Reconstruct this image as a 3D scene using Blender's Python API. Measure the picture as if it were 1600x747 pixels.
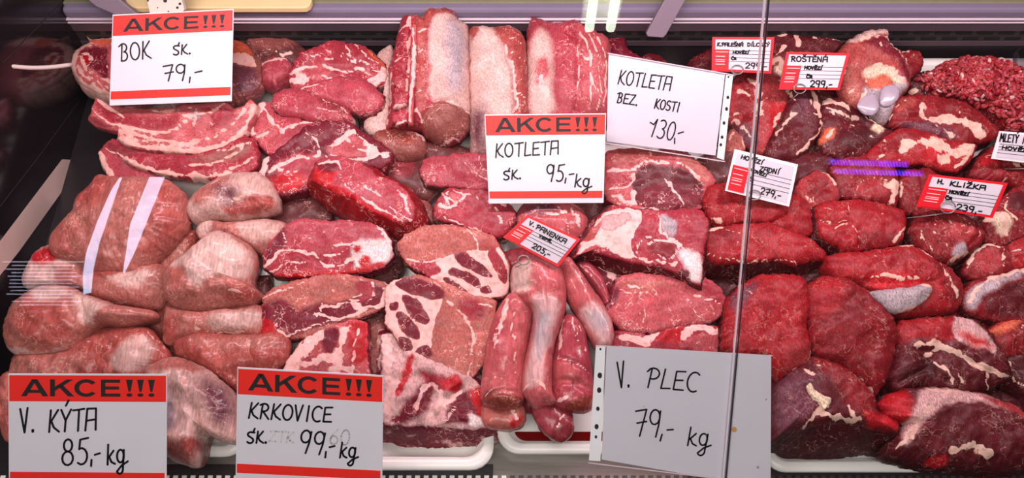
import bpy, bmesh, math, random
import numpy as np
from mathutils import Vector, Matrix

for o in list(bpy.data.objects): bpy.data.objects.remove(o)
SC = bpy.context.scene
COL = SC.collection
W, H = 1600.0, 747.0
FPX = 1256.0
PITCH = math.radians(58.0)
CAM = np.array([0.0, -0.689, 1.20])

# ------------------------------------------------------------------ camera
cd = bpy.data.cameras.new('camera'); cam = bpy.data.objects.new('camera', cd); COL.objects.link(cam)
cd.sensor_fit = 'HORIZONTAL'; cd.sensor_width = 36.0; cd.lens = 36.0 * FPX / W
cd.clip_start = 0.02; cd.clip_end = 60
cam.location = CAM; cam.rotation_euler = (math.pi / 2 - PITCH, 0, 0)
SC.camera = cam

# ------------------------------------------------------------------ world, lights, exposure
wd = bpy.data.worlds.new('shop_air'); SC.world = wd; wd.use_nodes = True
bg = wd.node_tree.nodes['Background']; bg.inputs[0].default_value = (1.0, 0.96, 0.93, 1); bg.inputs[1].default_value = 0.025
def area(name, loc, target, sx, sy, power, col):
    l = bpy.data.lights.new(name, 'AREA'); l.shape = 'RECTANGLE'; l.size = sx; l.size_y = sy; l.energy = power; l.color = col
    o = bpy.data.objects.new(name, l); COL.objects.link(o); o.location = loc
    d = Vector(target) - Vector(loc); o.rotation_euler = d.to_track_quat('-Z', 'Y').to_euler(); return o
# the counter's own pink meat lamp: a long tube under the top of the case
area('counter_lamp', (0.20, 0.16, 0.70), (0.20, 0.02, 0.0), 1.9, 0.06, 12.5, (1.0, 0.78, 0.83))
# added soft fill light above and behind the camera
area('shop_ceiling_light', (-0.25, -1.15, 2.05), (-0.25, -0.2, 0.1), 1.8, 0.6, 37.0, (1.0, 0.96, 0.90))
SC.cycles.transparent_max_bounces = 32
SC.view_settings.view_transform = 'Standard'; SC.view_settings.look = 'None'
SC.view_settings.exposure = 0.0; SC.view_settings.gamma = 1.0; SC.view_settings.use_curve_mapping = False

# ------------------------------------------------------------------ geometry helpers
Rv = np.array([1.0, 0, 0]); Fv = np.array([0, math.cos(PITCH), -math.sin(PITCH)]); Uv = np.array([0, math.sin(PITCH), math.cos(PITCH)])
DK = 0.10                                   # the deck rises gently to the back
def deck(y): return DK * (y + 0.36)
H0 = 0.066                                  # usual height of the meat surface over the deck
def ray(px):
    px = np.asarray(px, float).reshape(-1, 2)
    return Fv + ((px[:, 0:1] - W / 2) / FPX) * Rv + ((H / 2 - px[:, 1:2]) / FPX) * Uv
def on_plane(px, p0, n):
    d = ray(px); s = ((p0 - CAM) @ n) / (d @ n); return CAM + d * s[:, None]
def on_deck(px, h):
    n = np.array([0, -DK, 1.0]); return on_plane(px, np.array([0, -0.36, h]), n)
def at_depth(px, dep): return CAM + ray(px) * np.asarray(dep).reshape(-1, 1)
def S(s): return np.array([[float(v) for v in q.split(',')] for q in s.split()])
def srgb(h):
    if not isinstance(h, str): return np.array(h, float)
    v = np.array([int(h[i:i + 2], 16) for i in (0, 2, 4)]) / 255.0
    return np.where(v <= 0.04045, v / 12.92, ((v + 0.055) / 1.055) ** 2.4)
def _vn(P, seed):
    i = np.floor(P).astype(np.int64); f = P - i; u = f * f * f * (f * (f * 6 - 15) + 10); D = P.shape[1]; out = np.zeros(len(P))
    for c in range(1 << D):
        k = np.full(len(P), seed * 374761393, np.int64); w = np.ones(len(P))
        for d in range(D):
            bit = (c >> d) & 1; k = k + (i[:, d] + bit) * (668265263, 2246822519, 3266489917)[d]; w = w * (u[:, d] if bit else 1 - u[:, d])
        k = k & 0xffffffff; k = ((k ^ (k >> 13)) * 1274126177) & 0xffffffff; k = ((k ^ (k >> 15)) * 2246822519) & 0xffffffff; k = k ^ (k >> 16)
        out += w * ((k & 0xffff) / 32767.5 - 1)
    return out
def noise(P, wl, seed):
    """smooth lattice noise, about -1..1, features of size wl"""
    r = np.random.RandomState(seed).uniform(0, 3.1416); Q = np.array(P, float) * (1.7 / wl)
    c, s_ = math.cos(r), math.sin(r); Q[:, :2] = Q[:, :2] @ np.array([[c, -s_], [s_, c]])
    return 1.3 * (_vn(Q, seed) + 0.4 * _vn(Q * 2.1 + 7.3, seed + 1))
def seg_dist(P, L, closed=False):
    A = L; B = np.roll(L, -1, 0)
    if not closed: A, B = A[:-1], B[:-1]
    best = np.full(len(P), 1e9); near = np.zeros_like(P)
    for a, b in zip(A, B):
        ab = b - a; t = np.clip(((P - a) @ ab) / max(ab @ ab, 1e-9), 0, 1)
        q = a + t[:, None] * ab; d = np.hypot(*(P - q).T); m = d < best
        best[m] = d[m]; near[m] = q[m]
    return best, near
def inside(P, L):
    c = np.zeros(len(P), bool); x, y = P.T; j = len(L) - 1
    for i in range(len(L)):
        xi, yi = L[i]; xj, yj = L[j]
        m = (yi > y) != (yj > y)
        if yi != yj: c ^= m & (x < (xj - xi) * (y - yi) / (yj - yi) + xi)
        j = i
    return c
def catmull(L, closed, n, tight=0.0):
    m = len(L); out = []
    for i in range(m if closed else m - 1):
        if closed: p = [L[(i + k) % m] for k in (-1, 0, 1, 2)]
        else: p = [L[max(i - 1, 0)], L[i], L[i + 1], L[min(i + 2, m - 1)]]
        for t in np.linspace(0, 1, 9)[:-1]:
            out.append((1 - tight) * 0.5 * (2 * p[1] + (p[2] - p[0]) * t + (2 * p[0] - 5 * p[1] + 4 * p[2] - p[3]) * t * t + (3 * p[1] - p[0] - 3 * p[2] + p[3]) * t ** 3) + tight * (p[1] * (1 - t) + p[2] * t))
    if not closed: out.append(L[-1])
    out = np.array(out); q = np.vstack([out, out[:1]]) if closed else out
    s = np.r_[0, np.cumsum(np.hypot(*np.diff(q, axis=0).T))]
    u = np.linspace(0, s[-1], n + 1)[:-1] if closed else np.linspace(0, s[-1], n)
    return np.stack([np.interp(u, s, q[:, k]) for k in range(q.shape[1])], 1)

def link(name, me, mat=None, parent=None, loc=None):
    o = bpy.data.objects.new(name, me); COL.objects.link(o)
    if mat is not None and me is not None: me.materials.append(mat)
    if loc is not None: o.location = loc
    if parent is not None: o.parent = parent
    return o
def tag(o, label, cat, group=None, kind=None):
    o['label'] = label
    if cat: o['category'] = cat
    if group: o['group'] = group
    if kind: o['kind'] = kind
    return o
def empty(name, loc=(0, 0, 0)):
    o = bpy.data.objects.new(name, None); COL.objects.link(o); o.location = loc; o.empty_display_size = 0.02; return o
def mesh(name, V, Fc, smooth=False):
    me = bpy.data.meshes.new(name); me.from_pydata([tuple(v) for v in V], [], [tuple(int(i) for i in f) for f in Fc]); me.update()
    if smooth: me.polygons.foreach_set('use_smooth', [True] * len(me.polygons))
    return me
class MB:
    """collects simple solids and links them as one mesh"""
    def __init__(s): s.V = []; s.F = []
    def poly(s, pts): i = len(s.V); s.V += [tuple(p) for p in pts]; s.F.append(tuple(range(i, i + len(pts)))); return s
    def hexa(s, p8):
        i = len(s.V); s.V += [tuple(p) for p in p8]
        for f in ((3, 2, 1, 0), (4, 5, 6, 7), (0, 1, 5, 4), (1, 2, 6, 5), (2, 3, 7, 6), (3, 0, 4, 7)): s.F.append(tuple(i + k for k in f))
        return s
    def box(s, x0, x1, y0, y1, z0, z1):
        return s.hexa([(x0, y0, z0), (x1, y0, z0), (x1, y1, z0), (x0, y1, z0), (x0, y0, z1), (x1, y0, z1), (x1, y1, z1), (x0, y1, z1)])
    def slab(s, pts, n, t):
        pts = np.asarray(pts); n = np.asarray(n); m = len(pts); i = len(s.V)
        s.V += [tuple(p) for p in pts] + [tuple(p - n * t) for p in pts]
        s.F.append(tuple(range(i, i + m))); s.F.append(tuple(range(i + 2 * m - 1, i + m - 1, -1)))
        for k in range(m): s.F.append((i + (k + 1) % m, i + k, i + m + k, i + m + (k + 1) % m))
        return s
    def tube(s, pts, r, n=8):
        pts = [np.asarray(p, float) for p in pts]; i = len(s.V); m = len(pts)
        for k, p in enumerate(pts):
            d = pts[min(k + 1, m - 1)] - pts[max(k - 1, 0)]; d /= np.linalg.norm(d) + 1e-9
            a = np.cross(d, [0.31, 0.17, 0.93]); a /= np.linalg.norm(a) + 1e-9; b = np.cross(d, a)
            for q in range(n): s.V.append(tuple(p + r * (a * math.cos(6.2832 * q / n) + b * math.sin(6.2832 * q / n))))
        for k in range(m - 1):
            for q in range(n): s.F.append((i + k * n + q, i + k * n + (q + 1) % n, i + (k + 1) * n + (q + 1) % n, i + (k + 1) * n + q))
        s.F.append(tuple(i + q for q in range(n - 1, -1, -1))); s.F.append(tuple(i + (m - 1) * n + q for q in range(n)))
        return s
    def build(s, name, mat, parent=None, smooth=False, bevel=0):
        me = mesh(name, s.V, s.F, smooth); o = link(name, me, mat, parent)
        if bevel:
            b = o.modifiers.new('bevel', 'BEVEL'); b.width = bevel; b.segments = 2; b.limit_method = 'ANGLE'
        return o

# ------------------------------------------------------------------ materials
MT = {}
def nodes(name):
    m = bpy.data.materials.new(name); m.use_nodes = True; nt = m.node_tree
    return m, nt, nt.nodes['Principled BSDF'], nt.nodes['Material Output']
def plain(name, col, rough=0.5, metal=0.0, spec=0.5, vary=0.0, scale=60, bump=0.0, emit=None, stretch=None, coat=0.0):
    m, nt, b, out = nodes(name); c = srgb(col)
    b.inputs['Base Color'].default_value = (*c, 1); b.inputs['Roughness'].default_value = rough; b.inputs['Metallic'].default_value = metal
    b.inputs['Specular IOR Level'].default_value = spec; b.inputs['Coat Weight'].default_value = coat
    if emit: b.inputs['Emission Color'].default_value = (*srgb(emit[0]), 1); b.inputs['Emission Strength'].default_value = emit[1]
    if vary or bump:
        tc = nt.nodes.new('ShaderNodeTexCoord'); mp = nt.nodes.new('ShaderNodeMapping'); nz = nt.nodes.new('ShaderNodeTexNoise')
        if stretch: mp.inputs['Scale'].default_value = stretch
        nt.links.new(tc.outputs['Object'], mp.inputs[0]); nt.links.new(mp.outputs[0], nz.inputs['Vector'])
        nz.inputs['Scale'].default_value = scale; nz.inputs['Detail'].default_value = 5
        if vary:
            mx = nt.nodes.new('ShaderNodeMixRGB'); mx.blend_type = 'MIX'; mx.inputs[1].default_value = (*(c * (1 - vary)), 1); mx.inputs[2].default_value = (*np.minimum(c * (1 + vary), 1), 1)
            nt.links.new(nz.outputs[0], mx.inputs[0]); nt.links.new(mx.outputs[0], b.inputs['Base Color'])
        if bump:
            bp = nt.nodes.new('ShaderNodeBump'); bp.inputs['Strength'].default_value = bump; bp.inputs['Distance'].default_value = 0.002
            nt.links.new(nz.outputs[0], bp.inputs['Height']); nt.links.new(bp.outputs[0], b.inputs['Normal'])
    MT[name] = m; return m
def clear(name, tint=(1, 1, 1), gloss=0.06, rough=0.0, fres=1.45, boost=1.0):
    """thin clear sheet: transmits straight through, reflects by Fresnel"""
    m = bpy.data.materials.new(name); m.use_nodes = True; nt = m.node_tree; nt.nodes.clear()
    out = nt.nodes.new('ShaderNodeOutputMaterial'); tr = nt.nodes.new('ShaderNodeBsdfTransparent'); gl = nt.nodes.new('ShaderNodeBsdfGlossy')
    lw = nt.nodes.new('ShaderNodeLayerWeight'); lw.inputs[0].default_value = 0.5; p5 = nt.nodes.new('ShaderNodeMath'); p5.operation = 'POWER'; p5.inputs[1].default_value = 5.0; fr = nt.nodes.new('ShaderNodeMath'); fr.operation = 'MULTIPLY_ADD'; f0 = ((fres - 1) / (fres + 1)) ** 2; fr.inputs[1].default_value = 1 - f0; fr.inputs[2].default_value = f0
    nt.links.new(lw.outputs['Facing'], p5.inputs[0]); nt.links.new(p5.outputs[0], fr.inputs[0]); mx = nt.nodes.new('ShaderNodeMixShader'); mu = nt.nodes.new('ShaderNodeMath')
    mu.operation = 'MULTIPLY'; mu.inputs[1].default_value = boost; mu.use_clamp = True
    tr.inputs[0].default_value = (*tint, 1); gl.inputs['Roughness'].default_value = rough
    nt.links.new(fr.outputs[0], mu.inputs[0]); nt.links.new(mu.outputs[0], mx.inputs[0]); nt.links.new(tr.outputs[0], mx.inputs[1]); nt.links.new(gl.outputs[0], mx.inputs[2])
    nt.links.new(mx.outputs[0], out.inputs[0]); MT[name] = m; return m

def meat(name, fatcol, rough, fibre, marble, bump, stretch, coat=0.25, fine=420.0):
    m, nt, b, out = nodes(name); N = nt.nodes.new; L = nt.links.new
    at = N('ShaderNodeAttribute'); at.attribute_name = 'tint'
    tc = N('ShaderNodeTexCoord'); mp = N('ShaderNodeMapping'); mp.inputs['Scale'].default_value = stretch; mp.inputs['Rotation'].default_value = (0, 0, 0.6)
    L(tc.outputs['Object'], mp.inputs[0])
    def nz(scale, det, vec, rg=0.55):
        n = N('ShaderNodeTexNoise'); n.inputs['Scale'].default_value = scale; n.inputs['Detail'].default_value = det; n.inputs['Roughness'].default_value = rg; L(vec, n.inputs['Vector']); return n.outputs[0]
    def math_(op, a, c=None, clamp=False):
        x = N('ShaderNodeMath'); x.operation = op; x.use_clamp = clamp
        for i, v in enumerate((a, c)):
            if v is None: continue
            if isinstance(v, (int, float)): x.inputs[i].default_value = v
            else: L(v, x.inputs[i])
        return x.outputs[0]
    def ramp(v, a, c, lo=0.0, hi=1.0):
        r = N('ShaderNodeMapRange'); r.interpolation_type = 'SMOOTHSTEP'; L(v, r.inputs[0])
        for i, q in enumerate((a, c, lo, hi)): r.inputs[i + 1].default_value = q
        return r.outputs[0]
    n_f = nz(fine, 4, mp.outputs[0]); n_m = nz(120, 3, tc.outputs['Object']); n_l = nz(28, 3, tc.outputs['Object'])
    v1 = math_('ABSOLUTE', math_('SUBTRACT', nz(55, 3, tc.outputs['Object'], 0.6), 0.5))
    vein = math_('MULTIPLY', ramp(v1, 0.001, 0.015, 1, 0), ramp(n_l, 0.42, 0.62)); vein = math_('MULTIPLY', vein, marble)
    fat = math_('ADD', at.outputs['Alpha'], math_('MULTIPLY', math_('SUBTRACT', n_m, 0.5), 0.5))
    fat = math_('ADD', fat, math_('MULTIPLY', math_('SUBTRACT', n_f, 0.5), 0.30))
    fat = math_('MAXIMUM', math_('MULTIPLY', ramp(fat, 0.40, 0.60), 0.94), vein)
    sh = math_('ADD', math_('MULTIPLY', ramp(n_f, 0.3, 0.7), fibre), 1 - fibre * 0.5)
    sh = math_('MULTIPLY', sh, ramp(n_l, 0.25, 0.75, 0.84, 1.12))
    lean = N('ShaderNodeVectorMath'); lean.operation = 'SCALE'; L(at.outputs['Color'], lean.inputs[0]); L(sh, lean.inputs['Scale'])
    fc = N('ShaderNodeMixRGB'); fc.inputs[1].default_value = (*srgb(fatcol), 1); fc.inputs[2].default_value = (*(srgb(fatcol) * np.array([0.86, 0.55, 0.52])), 1); L(ramp(n_m, 0.45, 0.8), fc.inputs[0])
    mx = N('ShaderNodeMixRGB'); L(fat, mx.inputs[0]); L(lean.outputs[0], mx.inputs[1]); L(fc.outputs[0], mx.inputs[2])
    L(mx.outputs[0], b.inputs['Base Color'])
    L(ramp(n_m, 0.3, 0.7, rough - 0.08, rough + 0.14), b.inputs['Roughness'])
    b.inputs['Coat Weight'].default_value = coat; b.inputs['Coat Roughness'].default_value = 0.09
    b.inputs['Specular IOR Level'].default_value = 0.22
    hgt = math_('ADD', math_('MULTIPLY', n_f, 0.55), math_('ADD', math_('MULTIPLY', n_m, 0.42), math_('MULTIPLY', fat, 0.12)))
    bp = N('ShaderNodeBump'); bp.inputs['Strength'].default_value = bump; bp.inputs['Distance'].default_value = 0.0014
    L(hgt, bp.inputs['Height']); L(bp.outputs[0], b.inputs['Normal']); L(bp.outputs[0], b.inputs['Coat Normal'])
    MT[name] = m; return m
meat('pork_ham', 'dcb2a6', 0.40, 0.50, 0.75, 0.6, (1, 0.14, 1), 0.34, 300)
meat('pork_neck', 'e8bcb6', 0.46, 0.55, 1.0, 0.6, (1, 0.5, 1), 0.15)
meat('pork_belly', 'e2b2a8', 0.40, 0.45, 0.6, 0.6, (0.5, 1, 1), 0.15)
meat('tenderloin', 'e4bab4', 0.34, 0.40, 0.5, 0.5, (1, 0.15, 1), 0.36, 260)
meat('beef', 'd9b6a6', 0.50, 0.80, 0.40, 0.9, (1, 0.35, 1), 0.12, 520)
plain('paper', 'dcd8e2', 0.55, vary=0.03, scale=20, bump=0.05)
plain('paper_edge', 'f4f2f6', 0.5)
plain('red_print', 'ee2a20', 0.5)
plain('tag_red', 'e01c2c', 0.45)
plain('black_print', '1c1618', 0.6)
plain('marker_ink', '0c0a0e', 0.45)
plain('faded_ink', 'd2d0d2', 0.6)
plain('white_print', 'f3d8d8', 0.6)
plain('tray_white', 'e9e8e2', 0.32, vary=0.05, scale=90, bump=0.04)
plain('steel', 'a9a39c', 0.30, metal=0.9, vary=0.12, scale=12, stretch=(1, 18, 1), bump=0.06)
plain('steel_dull', '4c4447', 0.45, metal=0.6, vary=0.2, scale=25, bump=0.05)
plain('rail_paint', '7d7389', 0.38, vary=0.08, scale=14)
plain('lip_paint', '4e3f47', 0.42, vary=0.15, scale=20)
plain('panel_dark', '1f1a1d', 0.38, vary=0.25, scale=18)
plain('slot_dark', '0c0a0b', 0.7)
plain('worktop_stone', '7d7b5e', 0.45, vary=0.12, scale=70)
plain('board_plastic', 'e8cf9a', 0.5, vary=0.05, scale=30)
plain('bracket_paint', '7c6c79', 0.40, vary=0.06, scale=30)
plain('perforated_paint', 'd8cfc4', 0.45, vary=0.08, scale=60)
plain('cable_white', 'd9c8c2', 0.45)
plain('seal_grey', 'c4aca4', 0.5, vary=0.08, scale=30)
plain('glass_edge_dark', '3a2c38', 0.15)
plain('glass_edge_light', 'd9c9d4', 0.12)
plain('wire', '8f8a88', 0.35, metal=0.4)
plain('cartilage', 'a698a6', 0.25, vary=0.10, scale=45, bump=0.15, coat=0.4)
plain('bone', 'e4cfc6', 0.4, vary=0.12, scale=80, bump=0.2)
plain('blood_pool', '6a0608', 0.12)
plain('hole_dark', '2b1a20', 0.6)
plain('floor_tile', '6a6460', 0.5, vary=0.1, scale=8)
plain('end_panel', '1d181c', 0.10, spec=0.7)
clear('glass_clear', (0.985, 0.975, 0.98), fres=1.45)
clear('sleeve_film', (0.992, 0.99, 0.995), rough=0.05, fres=1.45)
clear('holder_film', (0.99, 0.97, 0.975), rough=0.08, fres=1.45)
clear('flap_film', (0.93, 0.94, 0.92), rough=0.12, fres=1.5, boost=3.0)
clear('dish_film', (0.80, 0.78, 0.80), rough=0.15, fres=1.6, boost=2.5)
plain('tube_glow', 'ffffff', 0.5, emit=('f2ffe6', 17.0))
plain('led_blue', '2a2ae0', 0.5, emit=('4a35ff', 26.0))
plain('lamp_body', 'c8ccbc', 0.6, emit=('c9d0b0', 1.0))

# ------------------------------------------------------------------ meat builder
PAL = dict(pork='a43e4a', porkl='b45458', porkd='7e2a32', ham='a8625a', hamr='a04a44', hamd='84382f', hamw='c09890', neck='982a38', neckd='6c1426',
           neckl='b04c52', tan='ac5c54', tanr='9c423e', bone='e0cccc', memb='cba59d', brown='8a4c46', brownd='5c2c2c', beef='7a151d', beefd='440e14',
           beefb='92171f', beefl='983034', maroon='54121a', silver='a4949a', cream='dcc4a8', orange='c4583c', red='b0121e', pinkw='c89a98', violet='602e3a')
MESHES = 0
def piece(name, label, cat, group, mat, out, base, tilt=4, roll=0, dz=0.0, t=0.05, bulge=0.012, p=4.0, rnd=False, areas=(), fat=(), crease=(),
          side=None, sidefat=0.0, edge=0.0, spine=None, lump=0.0022, rag=1.0, parent=None, kind=None, px=2.6, seed=None, wob=2.2, drop=0.22, fleck=0.0):
    global MESHES; MESHES += 1; seed = seed or MESHES * 7 + 3
    if isinstance(out, str): out = S(out)
    per = np.hypot(*(np.roll(out, -1, 0) - out).T).sum()
    n = int(np.clip(per / px, 60, 260)); O = catmull(out, True, n, 0.25 if rnd else 0.7)
    C = 0.5 * (O.max(0) + O.min(0))
    if rag:
        d = O - C; d /= np.linalg.norm(d, axis=1)[:, None] + 1e-9
        O = O + d * (rag * 0.8 * noise(O, 22, seed) + rag * 0.7 * noise(O, 8, seed + 1) + (0 if rnd else 0.5 * rag) * noise(O, 4.5, seed + 4))[:, None]
    if spine is None:
        M = O - O.mean(0); w_, v_ = np.linalg.eigh(M.T @ M / len(M)); a, bb = math.sqrt(w_[1]), math.sqrt(w_[0])
        ex = v_[:, 1] * max(a - bb, 0) * 1.15; sp = np.array([O.mean(0) - ex, O.mean(0) + ex])
    else: sp = S(spine) if isinstance(spine, str) else spine
    _, near = seg_dist(O, sp)
    if len(sp) > 2:
        k_ = max(3, n // 14); ker = np.ones(2 * k_ + 1) / (2 * k_ + 1)
        near = np.stack([np.convolve(np.r_[near[-k_:, c], near[:, c], near[:k_, c]], ker, 'valid') for c in (0, 1)], 1)
    rad = np.median(np.hypot(*(O - near).T)); K = int(np.clip(rad / px, 9, 40))
    rs = np.sin(np.pi / 2 * np.linspace(1, 0, K + 1)); rs[-1] = 0.0
    PX = np.concatenate([near + r * (O - near) for r in rs]); RR = np.repeat(rs, n)
    a = math.atan(DK) + math.radians(tilt); ro = math.radians(roll)
    nrm = np.array([-math.sin(ro), -math.sin(a) * math.cos(ro), math.cos(a) * math.cos(ro)]); nrm /= np.linalg.norm(nrm)
    P0 = on_deck(C, H0 + dz)[0]
    Q = on_plane(PX, P0, nrm)
    hgt = bulge * np.sqrt(np.clip(1 - RR ** p, 0, 1))
    env = np.clip(1 - RR ** 5, 0, 1)
    hgt = hgt + env * (lump * noise(PX, 60, seed + 2) + lump * (0.35 if rnd else 0.5) * noise(PX, 24, seed + 3))
    for c in crease:
        L = S(c[0]) if isinstance(c[0], str) else c[0]
        d, _ = seg_dist(PX + np.stack([noise(PX, 25, seed + 5), noise(PX, 25, seed + 6)], 1) * 1.5, catmull(L, False, 24) if len(L) > 2 else L)
        hgt = hgt - c[2] * np.exp(-(d / c[1]) ** 2) * np.clip((1 - RR) * 6 + 0.25, 0, 1)
    V = Q + nrm * hgt[:, None]
    # side wall and underside
    Qo = Q[:n]; cen = Qo.mean(0); ow = Qo - cen; ln = np.linalg.norm(ow, axis=1)[:, None]; ow = ow / (ln + 1e-9)
    rows = []; m = 9; nsd = noise(Qo * 1000, 18, seed + 8) ; nsd2 = noise(Qo * 1000, 45, seed + 9)
    for s in np.r_[[] if rnd else [0.012], np.linspace(0, 1, m)[1:]]:
        if rnd: off = -(1 - math.cos(s * math.pi / 2)) * 0.45 * ln; dn = t * math.sin(s * math.pi / 2)
        else:
            off = 0.0003 + 0.09 * t * math.sin(math.pi * s) - drop * t * (s ** 3 if drop > 0 else s) - (0.25 * t if s == 1 else 0); dn = t * s
        off = off + (0.0013 * nsd + 0.002 * nsd2 * s)[:, None] * math.sin(math.pi * min(s + 0.05, 1))
        rows.append(Qo + ow * off - nrm * dn)
    m = len(rows) + 1
    V = np.vstack([V] + rows + [(cen - nrm * t)[None]])
    zmin = DK * (V[:, 1] + 0.36) + 0.0065
    V[:, 2] = np.maximum(V[:, 2], zmin)
    R = K + 1; idx = np.arange(n); nx = (idx + 1) % n; F4 = []
    for k in range(R - 1): F4.append(np.stack([k * n + idx, k * n + nx, (k + 1) * n + nx, (k + 1) * n + idx], 1))
    b0 = R * n; prev = 0
    for k in range(m - 1):
        cur = b0 + k * n; F4.append(np.stack([prev + nx, prev + idx, cur + idx, cur + nx], 1)); prev = cur
    F4 = np.concatenate(F4); last = b0 + (m - 1) * n
    F3 = np.stack([prev + nx, prev + idx, np.full(n, last)], 1)
    # colour: lean tint (rgb) and fat (alpha)
    PXs = np.concatenate([PX] + [O + (O - C) * 0.02] * (m - 1) + [C[None]])
    wp = PXs + 1.25 * wob * np.stack([noise(PXs, 30, seed + 11) + 0.5 * noise(PXs, 9, seed + 12), noise(PXs, 30, seed + 13) + 0.5 * noise(PXs, 9, seed + 14)], 1) * 0.8
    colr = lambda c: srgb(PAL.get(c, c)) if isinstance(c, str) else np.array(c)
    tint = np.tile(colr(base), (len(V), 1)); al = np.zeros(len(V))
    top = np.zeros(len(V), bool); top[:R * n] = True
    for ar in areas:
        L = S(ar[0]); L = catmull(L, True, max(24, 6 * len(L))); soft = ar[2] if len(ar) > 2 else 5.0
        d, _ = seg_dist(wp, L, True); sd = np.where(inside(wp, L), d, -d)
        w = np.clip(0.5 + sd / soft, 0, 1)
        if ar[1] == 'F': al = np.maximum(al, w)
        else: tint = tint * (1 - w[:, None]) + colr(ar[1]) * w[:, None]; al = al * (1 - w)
    for f in fat:
        L = S(f[0]); L = catmull(L, False, 8 * len(L)) if len(L) > 2 else L
        d, _ = seg_dist(wp, L); wm = f[1] * (0.78 if f[1] < 7 else 0.92) * np.clip(1 + 0.55 * noise(PXs, 26, seed + 21) + 0.3 * noise(PXs, 9, seed + 22), 0.25, 2)
        al = np.maximum(al, np.clip(1.08 - d / wm, 0, 1) * (f[2] if len(f) > 2 else 1.0))
    if fleck:
        al = np.maximum(al, np.where(top, np.clip((noise(wp, 20, seed + 31) + 0.5 * noise(wp, 8, seed + 32) - 1.02) * 2.2, 0, 1) * fleck * (noise(PXs, 90, seed + 33) > -0.1), al))
    if edge:
        d, _ = seg_dist(PXs, O[::3], True); al = np.maximum(al, np.where(top, np.clip(1.05 - d / edge, 0, 1) * (0.62 + 0.25 * noise(PXs, 35, seed + 15)), 0))
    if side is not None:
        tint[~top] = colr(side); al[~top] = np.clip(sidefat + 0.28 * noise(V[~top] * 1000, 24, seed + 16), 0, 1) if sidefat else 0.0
    tint = tint * (1 + 0.06 * noise(PXs, 70, seed + 17))[:, None]
    org = P0 - nrm * t
    me = bpy.data.meshes.new(name); nv = len(V); nf4, nf3 = len(F4), len(F3)
    me.vertices.add(nv); me.vertices.foreach_set('co', (V - org).astype(np.float32).ravel())
    me.loops.add(nf4 * 4 + nf3 * 3); me.loops.foreach_set('vertex_index', np.r_[F4.ravel(), F3.ravel()].astype(np.int32))
    me.polygons.add(nf4 + nf3); me.polygons.foreach_set('loop_start', np.r_[np.arange(nf4) * 4, nf4 * 4 + np.arange(nf3) * 3].astype(np.int32))
    me.update(calc_edges=True)
    at = me.color_attributes.new('tint', 'FLOAT_COLOR', 'POINT')
    at.data.foreach_set('color', np.c_[np.clip(tint, 0, 1), np.clip(al, 0, 1)].astype(np.float32).ravel())
    me.polygons.foreach_set('use_smooth', [True] * len(me.polygons))
    bm = bmesh.new(); bm.from_mesh(me); bm.verts.ensure_lookup_table()
    if len(sp) > 2: bm.faces.new([bm.verts[(R - 1) * n + i] for i in range(n)]).smooth = True
    bmesh.ops.remove_doubles(bm, verts=bm.verts, dist=0.00025); bmesh.ops.recalc_face_normals(bm, faces=bm.faces); bm.to_mesh(me); bm.free()
    o = link(name, me, MT[mat])
    if parent is None: o.location = org; tag(o, label, cat, group, kind)
    else:
        o.parent = parent; o.location = org - np.array(parent.location)
        if label: o['label'] = label
    return o
# ------------------------------------------------------------------ the counter itself
XL, XR = -0.79, 1.32
def struct(o): o['kind'] = 'structure'; return o
YB = 0.40
zr = lambda y: float(on_plane([(800, y)], np.array([0, YB, 0]), np.array([0, 1.0, 0]))[0, 2])
# deck: sloping steel base that carries the trays
m = MB(); m.hexa([(XL, -0.43, deck(-0.43) - 0.02), (XR, -0.43, deck(-0.43) - 0.02), (XR, YB, deck(YB) - 0.02), (XL, YB, deck(YB) - 0.02),
                  (XL, -0.43, deck(-0.43)), (XR, -0.43, deck(-0.43)), (XR, YB, deck(YB)), (XL, YB, deck(YB))])
floor = struct(m.build('floor', MT['steel'])); floor['label'] = 'brushed steel deck of the display counter under the trays'
m = MB(); m.hexa([(XL, -0.43, deck(-0.43) + .0002), (-0.028, -0.43, deck(-0.43) + .0002), (-0.028, -0.338, deck(-0.338) + .0002), (XL, -0.338, deck(-0.338) + .0002),
                  (XL, -0.43, deck(-0.43) + .0012), (-0.028, -0.43, deck(-0.43) + .0012), (-0.028, -0.338, deck(-0.338) + .0012), (XL, -0.338, deck(-0.338) + .0012)])
m.build('dark_grille_plate', MT['panel_dark'], floor)
MB().hexa([(0.26, -0.43, deck(-0.43) + .0002), (XR, -0.43, deck(-0.43) + .0002), (XR, -0.338, deck(-0.338) + .0002), (0.26, -0.338, deck(-0.338) + .0002), (0.26, -0.43, deck(-0.43) + .0012), (XR, -0.43, deck(-0.43) + .0012), (XR, -0.338, deck(-0.338) + .0012), (0.26, -0.338, deck(-0.338) + .0012)]).build('dark_grille_plate', MT['panel_dark'], floor)
MB().hexa([(XL, -0.43, deck(-0.43) + .0002), (-0.69, -0.43, deck(-0.43) + .0002), (-0.69, YB, deck(YB) + .0002), (XL, YB, deck(YB) + .0002), (XL, -0.43, deck(-0.43) + .0008), (-0.69, -0.43, deck(-0.43) + .0008), (-0.69, YB, deck(YB) + .0008), (XL, YB, deck(YB) + .0008)]).build('dark_side_plate', MT['panel_dark'], floor)  # added dark sheet that darkens the deck left of the trays
bar = MB().box(-0.0035, 0.0035, -0.018, 0.018, 0, 0.0022); bme = mesh('grille_bar', bar.V, bar.F); bme.materials.append(MT['tray_white'])
bme2 = bme.copy(); bme2.materials.clear(); bme2.materials.append(MT['steel_dull'])
x = XL + 0.01
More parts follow.
